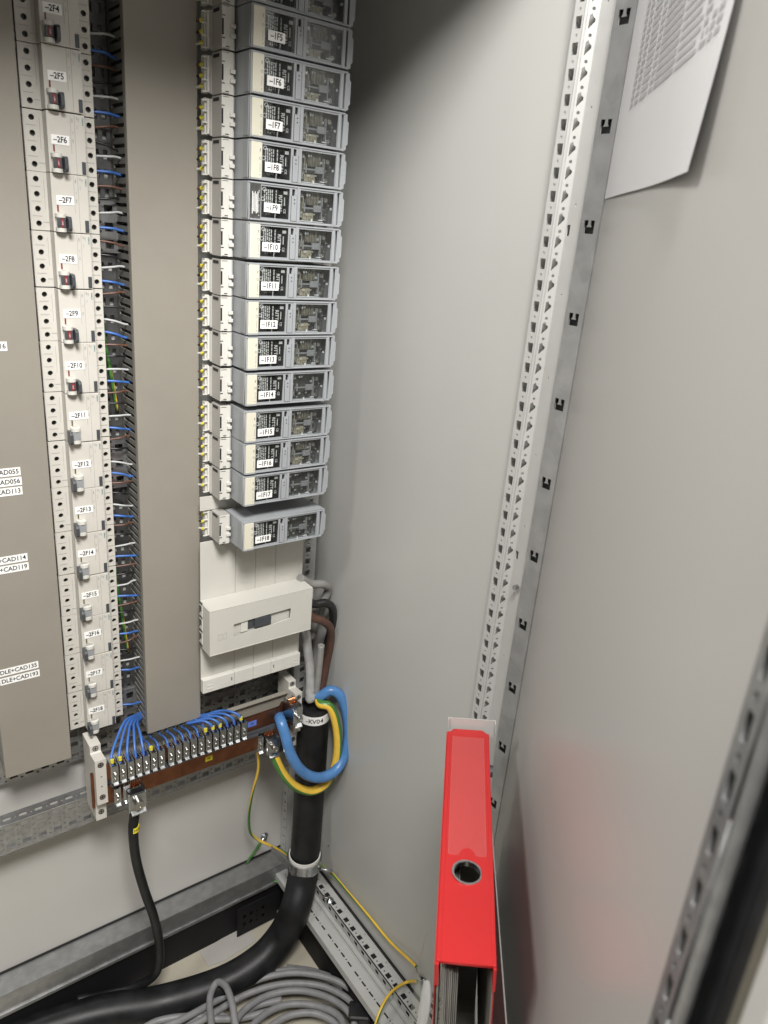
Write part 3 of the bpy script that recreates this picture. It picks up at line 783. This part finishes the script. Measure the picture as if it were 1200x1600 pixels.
for (a, c, za, zb) in ((472, 488, -659.5, -659), (472, 488, -671, -670.5), (472, 472.5, -671, -659), (487.5, 488, -671, -659), (475, 485, -662.5, -662), (475, 485, -668, -667.5), (481, 481.4, -668, -662)):
    b.box(a, c, Yf-.35, Yf-.02, za, zb)
b.text('0  I', 5, (551, Yf-.1, -672), UX, UZ)
b.build('embossing', M['warm'], t)
b = MB(); b.box(X0+.4, X0+1.8, 1061.2, 1074, -697, -612.5); b.build('terminal_well', M['dark'], t)
for z in (-626, -652, -679):
    b = MB(); b.box(X0, X0+2, 1061.5, 1073, z-10, z-8.2); b.box(X0, X0+2, 1061.5, 1073, z+8.2, z+10); b.box(X0-1, X0+1, 1059.5, 1061.3, z-10, z+10); b.box(X0+.2, X0+1.6, 1063, 1070, z-7.6, z-3.4, .6)
    b.build('terminal_clip', M['white2'], t)

# ------------------------------------------------------------------ copper bars with holders and clamps
def holder(x0, x1, Yf, zt, lab, foot=True):
    t = thing('busbar_holder', lab, 'bar holder', ((x0+x1)/2, 1100, zt-135), 'white holders at the ends of the copper bars')
    pts = [(Yf, zt), (Yf, zt-91), (Yf+14, zt-92), (Yf+14, zt-135), (1118, zt-135), (1118, zt+12), (1076, zt+12), (1076, zt-1), (1074, zt-3)]
    b = MB(); b.prism(frame((x1, 0, 0), UY, UZ), pts, x1-x0, .7); b.build('holder_body', M['white'], t)
    xc = (x0+x1)/2
    for (y, z) in ((Yf, zt-10), (Yf, zt-76), (Yf+14, zt-118), (1076, zt+5.5)):
        b = MB(); b.ring((xc, y+.5, z), -UY, 4.0, 5.0, 1.1, 18, mi=1); b.cyl((xc, y+1, z), -UY, 4.0, 1.3, 16)
        b.box(xc-3, xc+3, y-.7, y-.3, z-.6, z+.6, mi=1); b.box(xc-.6, xc+.6, y-.75, y-.35, z-3, z+3, mi=1)
        b.build('holder_screw', [M['screw'], M['ink']], t)
    b = MB()
    for z in (zt-34, zt-54): b.box(xc-1.5, xc+1.5, Yf-.3, Yf-.02, z-.8, z+.8)
    b.build('mould_mark', M['dark'], t)
    return t
holder(264.5, 282.5, 1050, -851, 'cream bar holder at the left end of the copper bars')
holder(642, 658, 1050, -847, 'cream bar holder at the right end of the copper bars beside the thick black cable')
b = MB(); b.box(260, 264.3, 1062, 1068, -956, -885, .5); solo(b, 'bar_end', M['copper'], 'copper bar end sticking out left of the left bar holder', 'copper bar')
# neutral bar
t = thing('neutral_bar', 'upper copper bar tagged with a small blue N label', 'copper bar', (460, 1052, -897))
b = MB(); b.box(282.7, 603, 1050, 1055, -897, -866, .6); b.prism(frame((0, 0, -866), UX, UY), [(603.1, 1050), (612, 1050), (622, 1060), (641.5, 1060), (641.5, 1065), (620, 1065), (610, 1055), (603.1, 1055)], 31)
b.build('bar', M['copper'], t)
p = atY(394, 1131, 1049.6); b = MB(); b.box(p.x-9, p.x+9, 1049.5, 1049.9, p.z-6, p.z+6); tg = b.build('bar_tag', M['bluetag'], t)
b = MB(); b.text('N', 7, (p.x, 1049.4, p.z), UX, UZ, bold=.05); b.build('lettering', M['ink'], tg)
# protective earth bar
t = thing('earth_bar', 'lower wide copper bar tagged with a small yellow PE label', 'copper bar', (460, 1066, -946))
b = MB(); b.box(282.7, 641.8, 1064, 1069, -958, -920, .6); b.build('bar', M['copper'], t)
p = atY(326.5, 1185, 1063.6); b = MB(); b.box(p.x-7, p.x+7, 1063.5, 1063.9, p.z-5.5, p.z+5.5); tg = b.build('bar_tag', M['yellowtag'], t)
b = MB(); b.text('PE', 6, (p.x, 1063.4, p.z), UX, UZ, bold=.05); b.build('lettering', M['ink'], tg)
b = MB(); b.box(286, 620, 1046, 1060, -908, -898.5, .5); b.box(286, 560, 1040, 1046.2, -906, -903, .3)
solo(b, 'spacer_profile', M['dark'], 'dark spacer profile running under the row of neutral clamps', 'profile')
# dark wall of the holder tray behind the neutral bar
b = MB(); b.box(470, 641, 1084, 1086, -930, -859, .4); b.box(470, 641, 1076, 1083.8, -861, -859, .3)
solo(b, 'tray_plate', M['duct'], 'grey plate standing behind the right part of the copper bars', 'plate')

def clamp_mb(x, z, Yf, w=11, h=34, dpt=26):
    t = thing('terminal_clamp', 'x', 'clamp', (x, Yf+dpt/2, z-h/2), None)
    b = MB(); b.box(x-w/2, x-w/2+1.4, Yf+1.5, Yf+dpt, z-h/2, z+h/2+1, .3); b.box(x+w/2-1.4, x+w/2, Yf+1.5, Yf+dpt, z-h/2, z+h/2+1, .3)
    b.box(x-w/2, x+w/2, Yf, Yf+1.45, z-h/2+3, z+h/2, .4); b.box(x-w/2+1.5, x+w/2-1.5, Yf+2, Yf+dpt*.55, z-h/2+2, z+h/2-6, .3)
    b.prism(frame((x+w/2-1.6, 0, 0), UY, UZ), [(Yf+1, z-h/2+4), (Yf-3.5, z-h/2), (Yf-3.5, z-h/2-1.6), (Yf+1.5, z-h/2+1)], w-3.2)
    b.build('clamp_body', M['plated'], t)
    b = MB(); b.cyl((x, Yf, z+2), -UY, 3.7, 2.6, 14); b.cyl((x, Yf-2.6, z+2), -UY, 3.0, .8, 14, r2=2.2); b.box(x-2.4, x+2.4, Yf-3.5, Yf-3.3, z+1.5, z+2.5, mi=1)
    b.cyl((x, Yf, z-8), -UY, 2.2, 1.4, 10)
    b.build('clamp_screw', [M['screw'], M['ink']], t)
    return t
xs = [288+13.2*i+4 for i in range(7)]+[388+13.9*i for i in range(11)]
cp = clamp_mb(0, -878, 1034); index_children(cp)
for i, x in enumerate(xs):
    t = cp if i == 0 else copy_tree(cp)
    t.location.x = x/1000
    t.location.z += random.uniform(-.0008, .0008)
    t['group'] = 'neutral clamps in a row on the upper copper bar'
    side = ('clamp number %d from the left in the group of seven left neutral clamps' % (i+1)) if i < 7 else ('clamp number %d from the left in the group of eleven right neutral clamps' % (i-6))
    t['label'] = 'small plated '+side
# blue wires into the neutral clamps
for i, x in enumerate(xs):
    z1 = -862
    w = thing('neutral_wire', 'thin blue wire entering %s' % (('left group neutral clamp %d, bending down from under the duct' % (i+1)) if i < 7 else ('right group neutral clamp %d, counted from the left' % (i-6))), 'wire', (x, 1050, z1), 'blue neutral wires into the clamps')
    ye = 1048
    b = MB()
    if i < 5:
        P = [(402, 1152, -836), (372+i, 1136, -846-i*2), (x+(362-x)*.62, 1108, -832-i*3), (x+(362-x)*.25, 1078, -842), (x+1, 1056, -856), (x, ye, -872)]
    elif i < 13:
        P = [(395+i*4, 1150, -826), (x+7, 1128, -862), (x+5, 1104, -879), (x+2, 1076, -866), (x, 1055, -860), (x, ye, -872)]
    else:
        k = i-13
        P = [(438, 1142, -846), (462+k, 1108, -872+k), (x-34+k*2, 1084, -861+k*1.2), (x-14, 1062, -849), (x-2, 1050, -856), (x, ye-1, -874)]
    b.tube(P, 2.3 if i < 5 or i > 12 else 1.9, 8, 8); b.build('insulation', M['blue'], w)
    if i in (0, 1, 5, 12, 13, 14, 17):
        b = MB(); b.cyl((x, ye+.5, -863), (0, .1, 1), 3.2, 6, 10); b.build('ferrule', M['ferrule'], w)
# earth clamps left, two small ones and the big one holding bare copper
for i, (x, lab) in enumerate(((297, 'small plated clamp under the left neutral clamps, next to the left holder'), (312, 'second small plated clamp on the earth bar, left of the large clamp'))):
    t = copy_tree(cp); t.location = (x/1000, t.location.y+.010, (-933-17+ZF)/1000); t['label'] = lab; t['group'] = 'earth clamps on the lower copper bar'
t = copy_tree(cp); t.location = (565/1000, t.location.y+.006, (-930-17+ZF)/1000); t['label'] = 'small plated clamp holding a thin green and yellow wire on the earth bar'; t['group'] = 'earth clamps on the lower copper bar'
def big_clamp(x, z, Yf, w, h, d, lab, bare):
    t = thing('large_clamp', lab, 'clamp', (x, Yf+d/2, z-h/2))
    b = MB(); b.box(x-w/2, x-w/2+2, Yf+2, Yf+d, z-h/2, z+h/2, .4); b.box(x+w/2-2, x+w/2, Yf+2, Yf+d, z-h/2, z+h/2, .4)
    b.box(x-w/2, x+w/2, Yf, Yf+2, z-h/2+4, z+h/2-4, .5)
    b.box(x-w/2+2.2, x+w/2-2.2, Yf+2.2, Yf+d*.45, z-h/2+2, z+h/2-3, .4)
    b.prism(frame((x+w/2-2.5, 0, 0), UY, UZ), [(Yf+2, z-h/2+6), (Yf-6, z-h/2), (Yf-6, z-h/2-2), (Yf+2, z-h/2+2)], w-5)
    b.build('clamp_body', M['plated'], t)
    b = MB(); b.cyl((x, Yf, z-1), -UY, w*.27, 9, 18); b.ring((x, Yf-9, z-1), -UY, w*.13, w*.27, .8, 16); b.cyl((x-w*.2, Yf, z+h*.25), -UY, 2, 3, 10)
    b.build('clamp_screw', M['screw'], t)
    if bare:
        b = MB()
        for k in range(7):
            b.tube([(x-w/2+4+k*(w-8)/6, Yf+d*.5+random.uniform(-2, 4), z-h/2-4), (x-w/2+4+k*(w-8)/6, Yf+d*.6, z+h*.3), (x-w/2+6+k*(w-8)/6, Yf+d*.75, z+h/2+4)], 1.6, 6, 3)
        b.build('bare_strands', M['copperbright'], t)
    return t
big_clamp(324, -941, 1024, 30, 40, 42, 'large plated clamp with bare copper strands on top of the black earth cable', True)
big_clamp(586, -933, 1028, 25, 38, 36, 'large plated clamp holding the thick green and yellow cable', True)
big_clamp(631, -874, 1018, 20, 42, 40, 'large plated clamp holding the thick blue cable beside the right holder', True)

# ------------------------------------------------------------------ cables
def cable(name, pts, r, mats, label, cat='cable', group=None, n=16, two=False, twist=0, res=10, flat=1.0, phase=0):
    b = MB(); b.tube(pts, r, n, res, two=two, twist=twist, flat=flat, phase=phase)
    return solo(b, name, mats, label, cat, group)
# thick black supply cable in the corner
KP = [atY(491, 1104, 1064), atY(487, 1180, 1060), atY(482, 1260, 1052), atY(477, 1330, 1038), atY(472, 1375, 1020), atY(461, 1420, 998), atZ(441, 1462, -1412), atZ(405, 1502, -1448), atZ(345, 1538, -1466), atZ(250, 1568, -1472), atZ(150, 1585, -1472), atZ(20, 1625, -1472), atZ(-200, 1700, -1472)]
t = thing('supply_cable', 'very thick black cable dropping down the corner and curving across the floor', 'cable', (KP[3].x, KP[3].y, -1505))
b = MB(); b.tube(KP, [31, 34], 28, 14); b.build('sheath', M['rubber'], t)
b = MB(); top = KP[0]; b.ring((top.x, top.y, top.z), UZ, 24, 31.8, 5, 28); b.build('sheath_end', M['blk'], t)
# marker sleeve around the cable
b = MB(); zc = atY(488, 1117, 1035).z; axd = (KP[0]-KP[1]).normalized()
b.ring((top.x, top.y, top.z-23), UZ, 31.2, 32.6, 19, 36); sl = b.build('marker_sleeve', M['label'], t)
b = MB(); cam_az = math.atan2(-top.y, -top.x)
for k, ch in enumerate('-KV04'):
    a = cam_az-.43+k*.235+.02
    d = Vector((math.cos(a), math.sin(a), 0)); b.text(ch, 14, top+Vector((0, 0, -13.5))+d*32.8, Vector((-math.sin(a), math.cos(a), 0)), UZ, bold=.15)
b.build('lettering', M['ink'], sl)
# phase conductors looping from the switch to the cable end
cable('phase_cable', [(650, 1066, -607), atY(486, 912, 1072), atY(505, 913, 1075), atY(513, 920, 1085), atY(507, 936, 1092), atY(494, 955, 1100), atY(489, 990, 1104), (700, 1100, -760)], 8, M['greydk'], 'grey conductor looping out of the top right of the switch box')
cable('phase_cable', [(650, 1066, -634), atY(488, 943, 1066), atY(508, 942, 1064), atY(519, 950, 1066), atY(520, 972, 1075), atY(513, 1000, 1085), atY(505, 1030, 1090), atY(498, 1065, 1085), (700, 1075, -866)], 8, M['blk'], 'black conductor looping out of the right side of the switch box')
cable('phase_cable', [(650, 1060, -658), atY(488, 964, 1056), atY(504, 970, 1054), atY(516, 982, 1058), atY(516, 1005, 1070), atY(509, 1040, 1078), atY(502, 1075, 1072), (705, 1068, -868)], 8, M['brownthick'], 'brown conductor curving down from the right side of the switch box')
cable('taped_cable', [(645, 1080, -690), atY(476, 985, 1080), atY(480, 1012, 1078), atY(484, 1040, 1074), atY(485, 1068, 1068), atY(484, 1092, 1060), (690, 1062, -868)], 9.5, M['tape'], 'grey cable wrapped in shiny tape below the switch box')
cable('cable_sleeve', [atY(502, 1008, 1052), atY(499, 1040, 1055), atY(494, 1085, 1058)], 6.5, M['greydk'], 'open ended grey sleeve standing beside the taped cable', n=12)
# blue and green-yellow heavy loops
BL = [(698, 1064, -872), atY(500, 1088, 1050), atY(516, 1079, 1038), atY(531, 1087, 1028), atY(541, 1112, 1018), atY(544, 1146, 1010), atY(539, 1178, 1003), atY(526, 1202, 997), atY(506, 1214, 994), atY(486, 1213, 994), atY(468, 1201, 997), atY(454, 1178, 1004), atY(446, 1150, 1016), atY(439, 1128, 1032), atY(434, 1116, 1064)]
cable('neutral_cable', BL, 10.4, M['bluethick'], 'thick blue cable looping from the corner cable up to the upper copper bar')
GY = [(705, 1060, -876), atY(500, 1099, 1040), atY(515, 1104, 1026), atY(524, 1125, 1016), atY(528, 1160, 1010), atY(524, 1195, 1008), atY(510, 1224, 1010), atY(487, 1236, 1014), atY(462, 1229, 1018), atY(443, 1210, 1024), atY(430, 1185, 1032), atY(422, 1165, 1042)]
cable('earth_cable', GY, 8.8, [M['yellow'], M['green']], 'thick green and yellow cable looping beside the blue one to the earth bar', two=True, twist=0, phase=1.6)
# black earth cable hanging from the big clamp
cable('black_cable', [(324, 1046, -950), atY(210, 1272, 1040), atY(208, 1300, 1040), atY(213, 1345, 1044), atY(226, 1392, 1050), atY(240, 1432, 1052), atY(249, 1475, 1050), atY(247, 1512, 1050), atY(234, 1530, 1066), atY(208, 1543, 1086), atY(170, 1553, 1105), atY(120, 1562, 1120)], 8.6, M['rubber'], 'black cable with a yellow ring hanging from the large left clamp')
p = atY(209, 1293, 1040); b = MB(); b.cyl((p.x, p.y, p.z-5.5), UZ, 9.3, 11, 20)
t = thing('cable_marker', 'yellow marker ring around the hanging black cable', 'marker', (p.x, p.y, p.z-5.5)); b.build('ring', M['yellowtag'], t)
b = MB()
ca = math.atan2(-p.y, -p.x)
for k, ch in enumerate('-H0'):
    a = ca+(-.28+k*.62); d = Vector((math.cos(a), math.sin(a), 0)); b.text(ch, 8.5, p+d*9.5, Vector((-math.sin(a), math.cos(a), 0)), UZ, bold=.08)
b.build('lettering', M['ink'], t)
# thin earth wires
GYm = [M['yellow'], M['green']]
cable('earth_wire', [(565, 1062, -935), atY(403, 1178, 1060), atY(403, 1205, 1070), atY(394, 1240, 1090), atY(389, 1275, 1110), atY(391, 1300, 1120), atY(403, 1312, 1120), atY(420, 1320, 1112), atY(437, 1328, 1108), atY(452, 1337, 1100)], 2.9, GYm, 'thin green and yellow wire hanging from the small right clamp to the wall lug', 'wire', n=10, two=True, twist=9)
cable('earth_wire', [atY(409, 1312, 1166), atY(401, 1326, 1162), atY(391, 1340, 1160), atY(386, 1348, 1164)], 2.9, [M['green'], M['yellow']], 'short green wire end below the wall lug', 'wire', n=10)
cable('earth_wire', [(705, 1110, -1270), atX(503, 1352, 722), atX(520, 1366, 728), atX(545, 1395, 732), atX(575, 1430, 733), atX(610, 1472, 732), atX(640, 1500, 730), atX(650, 1510, 728)], 2.9, GYm[::-1], 'long yellow and green wire running along the foot of the side wall', 'wire', n=10, two=True, twist=3)
cable('earth_wire', [atY(478, 1378, 1090), atY(490, 1390, 1085), atY(502, 1400, 1076)], 2.6, GYm, 'short yellow and green wire bolted to the perforated base rail', 'wire', n=10, two=True)
cable('earth_wire', [atX(652, 1533, 727), atZ(635, 1535, -1335), atZ(612, 1550, -1325), atZ(596, 1575, -1330), atZ(586, 1605, -1350), atZ(580, 1640, -1390)], 3.0, GYm[::-1], 'yellow and green wire arching up from the bottom edge to the side wall lug', 'wire', n=10, two=True, twist=2)
cable('earth_wire', [atY(428, 1377, 1126), atY(445, 1380, 1110), atY(460, 1386, 1100)], 2.6, [M['green'], M['yellow']], 'short green wire behind the thick black cable under the zinc rail', 'wire', n=10)
def lug(p, axis, lab, tail):
    t = thing('lug_bolt', lab, 'bolt', p)
    b = MB(); b.cyl(p, axis, 9, 1.4, 18); b.cyl(Vector(p)+Vector(axis)*1.4, axis, 6.2, 3.6, 6); b.cyl(Vector(p)+Vector(axis)*5, axis, 3.4, 3.5, 14)
    b.build('nut', M['plated'], t)
    b = MB(); b.tube([Vector(p)+Vector(axis)*3, Vector(tail)*.5+Vector(p)*.5+Vector(axis)*2, tail], 3.2, 8, 3, flat=.5); b.build('cable_lug', M['screw'], t)
lug(atY(413, 1306, 1174), -UY, 'round plated lug nut on the rear wall', atY(409, 1314, 1168))
lug(atY(446, 1290, 1174), -UY, 'plain washer and nut on the rear wall, partly behind the post', atY(446, 1292, 1170))
lug(atX(662, 1533, 738), -UX, 'plated lug nut low on the side wall by the binder', atX(648, 1508, 730))
lug(atZ(515, 1407, -1360), UZ, 'plated screw and lug on the perforated base rail', atZ(505, 1401, -1357))
# cable clamp around the supply cable
t = thing('pipe_clamp', 'grey steel saddle clamp around the thick black cable', 'clamp', (690, 1072, -1300))
c0 = atY(475.5, 1345, 1033)
c0 = Vector((c0.x, c0.y, c0.z))
b = MB(); b.ring((c0.x, c0.y, c0.z-11), UZ, 34.5, 37.2, 26, 40); b.ring((c0.x, c0.y, c0.z+8), UZ, 32.6, 36.8, 4, 40)
b.build('band', M['plated'], t)
b = MB(); b.ring((c0.x, c0.y, c0.z+12), UZ, 31.5, 33.8, 9, 40); b.build('liner', M['white2'], t)
A1 = atZ(424, 1322, c0.z+9); A2 = atZ(452, 1349, c0.z+9); A3 = Vector((c0.x-14, c0.y-34.5, c0.z+9))
b = MB(); q = (A2-A1).normalized(); nrm = Vector((-q.y, q.x, 0))*1.4
b.prism(frame((0, 0, c0.z+9), UX, UY), [tuple(A1.xy), tuple(A2.xy), tuple(A3.xy), tuple((A3+Vector((0, 1.6, 0))).xy), tuple((A2+nrm).xy), tuple((A1+nrm).xy)], 19)
b.tube([(c0.x+22, c0.y-32, c0.z-6), (c0.x+42, c0.y-46, c0.z-12)], 4, 12, 1)
b.build('clamp_arm', M['zinc_dk'], t)
# grey cable coil on the floor
def zc(u, v, z=-1478): return atZ(u, v, z)
CP = [
 ([(240, 1612), (290, 1590), (345, 1560), (400, 1532), (460, 1520), (520, 1530), (560, 1556), (585, 1590), (600, 1640)], -1455, 'outermost grey cable arc of the floor coil'),
 ([(268, 1620), (320, 1592), (380, 1556), (440, 1538), (500, 1540), (545, 1562), (572, 1600), (580, 1650)], -1462, 'second grey cable arc of the floor coil'),
 ([(355, 1620), (380, 1580), (420, 1555), (470, 1548), (520, 1562), (550, 1590), (560, 1640)], -1452, 'third grey cable arc of the floor coil'),
 ([(372, 1640), (400, 1596), (440, 1572), (485, 1570), (528, 1586), (545, 1625)], -1456, 'fourth grey cable arc of the floor coil'),
 ([(395, 1640), (420, 1606), (455, 1586), (495, 1584), (530, 1605), (540, 1650)], -1466, 'innermost grey cable arc of the floor coil'),
 ([(430, 1518), (460, 1516), (500, 1524), (540, 1545), (575, 1575), (600, 1610)], -1470, 'grey cable arc at the back of the floor coil near the plinth'),
 ([(215, 1612), (250, 1594), (300, 1588), (340, 1592), (380, 1590), (420, 1580)], -1470, 'grey cable running out to the left of the floor coil'),
 ([(330, 1650), (330, 1600), (328, 1560), (338, 1536), (352, 1540), (362, 1565), (368, 1600), (375, 1650)], -1420, 'grey cable standing up in a narrow loop left of the floor coil'),
 ([(250, 1640), (290, 1606), (330, 1582), (365, 1592), (400, 1572), (440, 1562)], -1472, 'grey cable crossing under the narrow standing loop'),
 ([(448, 1512), (490, 1518), (535, 1536), (580, 1570), (620, 1615)], -1478, 'grey cable lying farthest back in the floor coil'),
]
for pts, z, lab in CP:
    n_ = len(pts)
    P = []
    for i, (u, v) in enumerate(pts):
        e = abs(i/(n_-1)-.5)*2
        P.append(zc(u, v, z+(10*math.cos(i*1.3)) if z > -1460 else z))
    cable('grey_cable', P, 6.6, M['greycab'], lab, 'cable', 'grey cables coiled on the floor', n=12)
# fill strands of the coil seen between the arcs
t = thing('cable_tie_wrap', 'black tape band holding the right side of the grey floor coil', 'tape', zc(555, 1590, -1470))
b = MB(); P = [zc(548, 1552, -1440), zc(562, 1570, -1436), zc(576, 1596, -1436)]
b.box(-22, 22, -18, 18, -9, 9, 5, M=frame(zc(562, 1582, -1436), (.8, -.6, 0), (.6, .8, .1))); b.build('band', M['blk'], t)
# vinyl pieces on the floor by the plinth
b = MB(); g = [atZ(312, 1487, -1503.5), atZ(386, 1443, -1503.5), atZ(400, 1470, -1503.5), atZ(352, 1500, -1503.5), atZ(325, 1510, -1503.5)]
b.prism(frame((0, 0, -1503.5), UX, UY), [(p.x, p.y) for p in g], 1.2)
solo(b, 'floor_offcut', M['warm'], 'grey offcut of sheet lying on the pale floor behind the thick cable', 'offcut')

# ------------------------------------------------------------------ paper list on the door
t = thing('paper_list', 'large white printed list hanging on the inside of the door, its lower corner curling away', 'paper sheet', D(180, 2, 55))
def pf(i, j):      # i across 0..1 (hinge to free edge), j up 0..1
    k = max(0, 1-j/.32)
    z = 53+j*297-2.5*i; tt = 1+i*(377-6.5*k*k)
    c = .9+i*i*(4.3+4.5*k)+1.2*math.sin(i*7)*k
    return D(tt, max(c, .8), z)
b = MB(); b.keep = True; b.quadsheet(None, 30, 24, pf); o = b.build('sheet', M['paper'], t)
b = MB()
def pq(i0, i1, j0, j1):
    vs = [pf(i0, j0)-dn*.5, pf(i1, j0)-dn*.5, pf(i1, j1)-dn*.5, pf(i0, j1)-dn*.5]
    b.bm.faces.new([b.bm.verts.new(v) for v in vs])
row = .0215; j = .262; n = 0
while j < .995:
    h = row*.60
    for (i0, i1, l, gap) in ((.165, .20, .035, .004), (.222, .262, .018, .004), (.285, .37, .08, .005), (.385, .425, .018, .004)):
        i = i0
        while i < i1-.004:
            pq(i, min(i+l, i1), j, j+h); i += l+gap
    i = .44
    while i < .615:
        l = random.uniform(.02, .05); pq(i, min(i+l, .62), j, j+h*1.15); i += l+.003
    pq(.635, .80-.02*(n % 3 == 1), j, j+h*.8)
    for (i0, i1, l, gap) in ((.82, .86, .012, .004), (.875, .905, .026, .004), (.915, .95, .014, .004)):
        i = i0
        while i < i1-.004:
            if (n*7+int(i*100)) % 9: pq(i, min(i+l, i1), j, j+h)
            i += l+gap
    j += row; n += 1
b.keep = True; b.build('printed_rows', M['greyprint'], t)

# ------------------------------------------------------------------ red binder and document holder
e1 = Vector((.677, .736, 0)).normalized(); e2 = Vector((.736, -.677, 0)).normalized()
BO = Vector((348, 320, -577))       # near left corner of the spine
BT = Matrix(((e1.x, e2.x, 0, BO.x), (e1.y, e2.y, 0, BO.y), (0, 0, 1, BO.z), (0, 0, 0, 1)))   # tray: local x far, y right, z up
BM = BT @ Matrix.Translation((0, .5, -2)) @ Matrix.Rotation(math.radians(4.6), 4, 'X')         # the binder leans on the door
t = thing('ring_binder', 'bright red lever arch binder standing spine up with a round steel finger hole', 'binder', BM @ Vector((160, 26, -280)))
Lb, Wb = 326, 52
b = MB()
hole = circ(98, 26, 14.2, 40)
b.sheet(BM, [(0, 3.2), (0, Wb-3.2), (Lb-6, Wb-3.2), (Lb, Wb-8), (Lb, 8), (Lb-6, 3.2)], [hole], 2.6)
b.build('spine', M['red'], t)
for s in (0, 1):
    y = 0 if s == 0 else Wb-3
    b = MB()
    yo = y if s == 0 else y+2
    b.prism(BM @ frame((0, yo, 0), UX, UZ), [(-2, -1.5), (Lb-5, -1.5), (Lb, -6), (Lb, -280), (0, -280), (0, -30), (-2, -28)], -1.0)
    b.box(-2.2, 9, y+.1, y+2.9, -27, -1.6, .5, M=BM)
    b.box(0, Lb-6, y+(.2 if s == 0 else -1.4), y+(4.4 if s == 0 else 2.8), -1.8, .5, .9, M=BM)
    b.build('cover_board', M['red'], t)
    b = MB(); yi = y+1.1 if s == 0 else y-.2
    b.box(.5, Lb-6, yi, yi+2.0, -279, -28.2, .3, M=BM); b.build('inner_lining', M['board'], t)
b = MB()
for k in range(9):
    b.box(6+k*.9, Lb-20, 5.2+k*1.7+random.uniform(0, .4), 6.2+k*1.7, -272, -14-k*2.1-random.uniform(0, 3), M=BM)
b.build('paper_stack', M['pages'], t)
b = MB(); b.box(60, Lb-16, 22, Wb-7, -270, -262, M=BM); b.box(150, 152, 22, Wb-7, -262, -8, M=BM); b.build('lever_mechanism', M['board'], t)
b = MB()
cH = BM @ Vector((98, 26, .2)); b.ring(cH, UZ, 13.0, 15.0, .9, 48); b.ring(BM @ Vector((98, 26, -5)), UZ, 13.0, 13.8, 5.2, 48); b.build('finger_ring', M['plated'], t)
b = MB()
pk = [(119, 7), (310, 7), (310, Wb-7), (119, Wb-7), (119, 34)]+[(119+10*math.sin(a), 26-8*math.cos(a)) for a in [math.pi*(1-k/10) for k in range(11)]]+[(119, 18)]
b.sheet(BM @ Matrix.Translation((0, 0, .75)), pk, [], .4)
b.box(119, 310, 6.6, 7.6, .75, 1.1, M=BM); b.box(119, 310, Wb-7.6, Wb-6.6, .75, 1.1, M=BM)
b.build('label_pocket', M['sleeve'], t)
# document holder: thin sheet tray on the door
def B(x, y, z): return BT @ Vector((x, y, z))
t = thing('document_holder', 'thin light grey sheet metal document tray behind and beside the binder', 'document tray', B(160, 60, -330))
b = MB()
b.box(Lb+4, Lb+5.2, .5, 60, -300, 13, M=BM)
b.box(Lb-4, Lb+3.8, 58.8, 60, 0, 13, M=BM); b.box(Lb+.5, Lb+3.8, .5, 1.5, 0, 13, M=BM)
b.build('end_plate', M['paint'], t)
b = MB(); b.prism(BT @ frame((0, 80, 0), UX, UZ), [(-140, -99), (352, -179), (352, -330), (-140, -330)], 1.4); b.build('back_plate', M['paint'], t)
b = MB(); b.box(-140, Lb+3.6, 34, 80, -331.5, -330.2, M=BT); b.build('tray_floor', M['paint'], t)
b = MB()
for (x, z) in ((Lb-58, -12), (Lb-200, -40)):
    b.cyl(B(x, Wb+.2, z), e2, 7, 5, 18)
b.build('rivet', M['dark'], t)
# wrinkled clear sleeve with papers hanging left of the binder
t = thing('document_sleeve', 'crumpled clear sleeve with pale printed papers sticking out left of the binder', 'document sleeve', B(-10, -12, -250))
b = MB(); b.keep = True
b.quadsheet(None, 14, 14, lambda i, j: B(-30+i*52, -3-3*math.sin(i*5+j*3)-5*(1-j), -300+j*(268-50*abs(i-.6))+6*math.sin(i*4)))
o = b.build('sleeve_sheet', M['paper'], t)
b = MB(); b.keep = True
b.quadsheet(None, 10, 10, lambda i, j: B(-20+i*62, -9-3*math.sin(i*6+j*4)-4*(1-j), -300+j*(285-40*(1-i))))
b.build('clear_cover', M['sleeve2'], t)
b = MB()
for k in range(9):
    p = B(random.uniform(-25, 15), -15.5-random.uniform(0, 1), random.uniform(-230, -110)); b.box(-2, 2, -1.2, 1.2, -.2, .2, M=frame(p, e1, UZ))
b.build('sleeve_print', M['ink'], t)
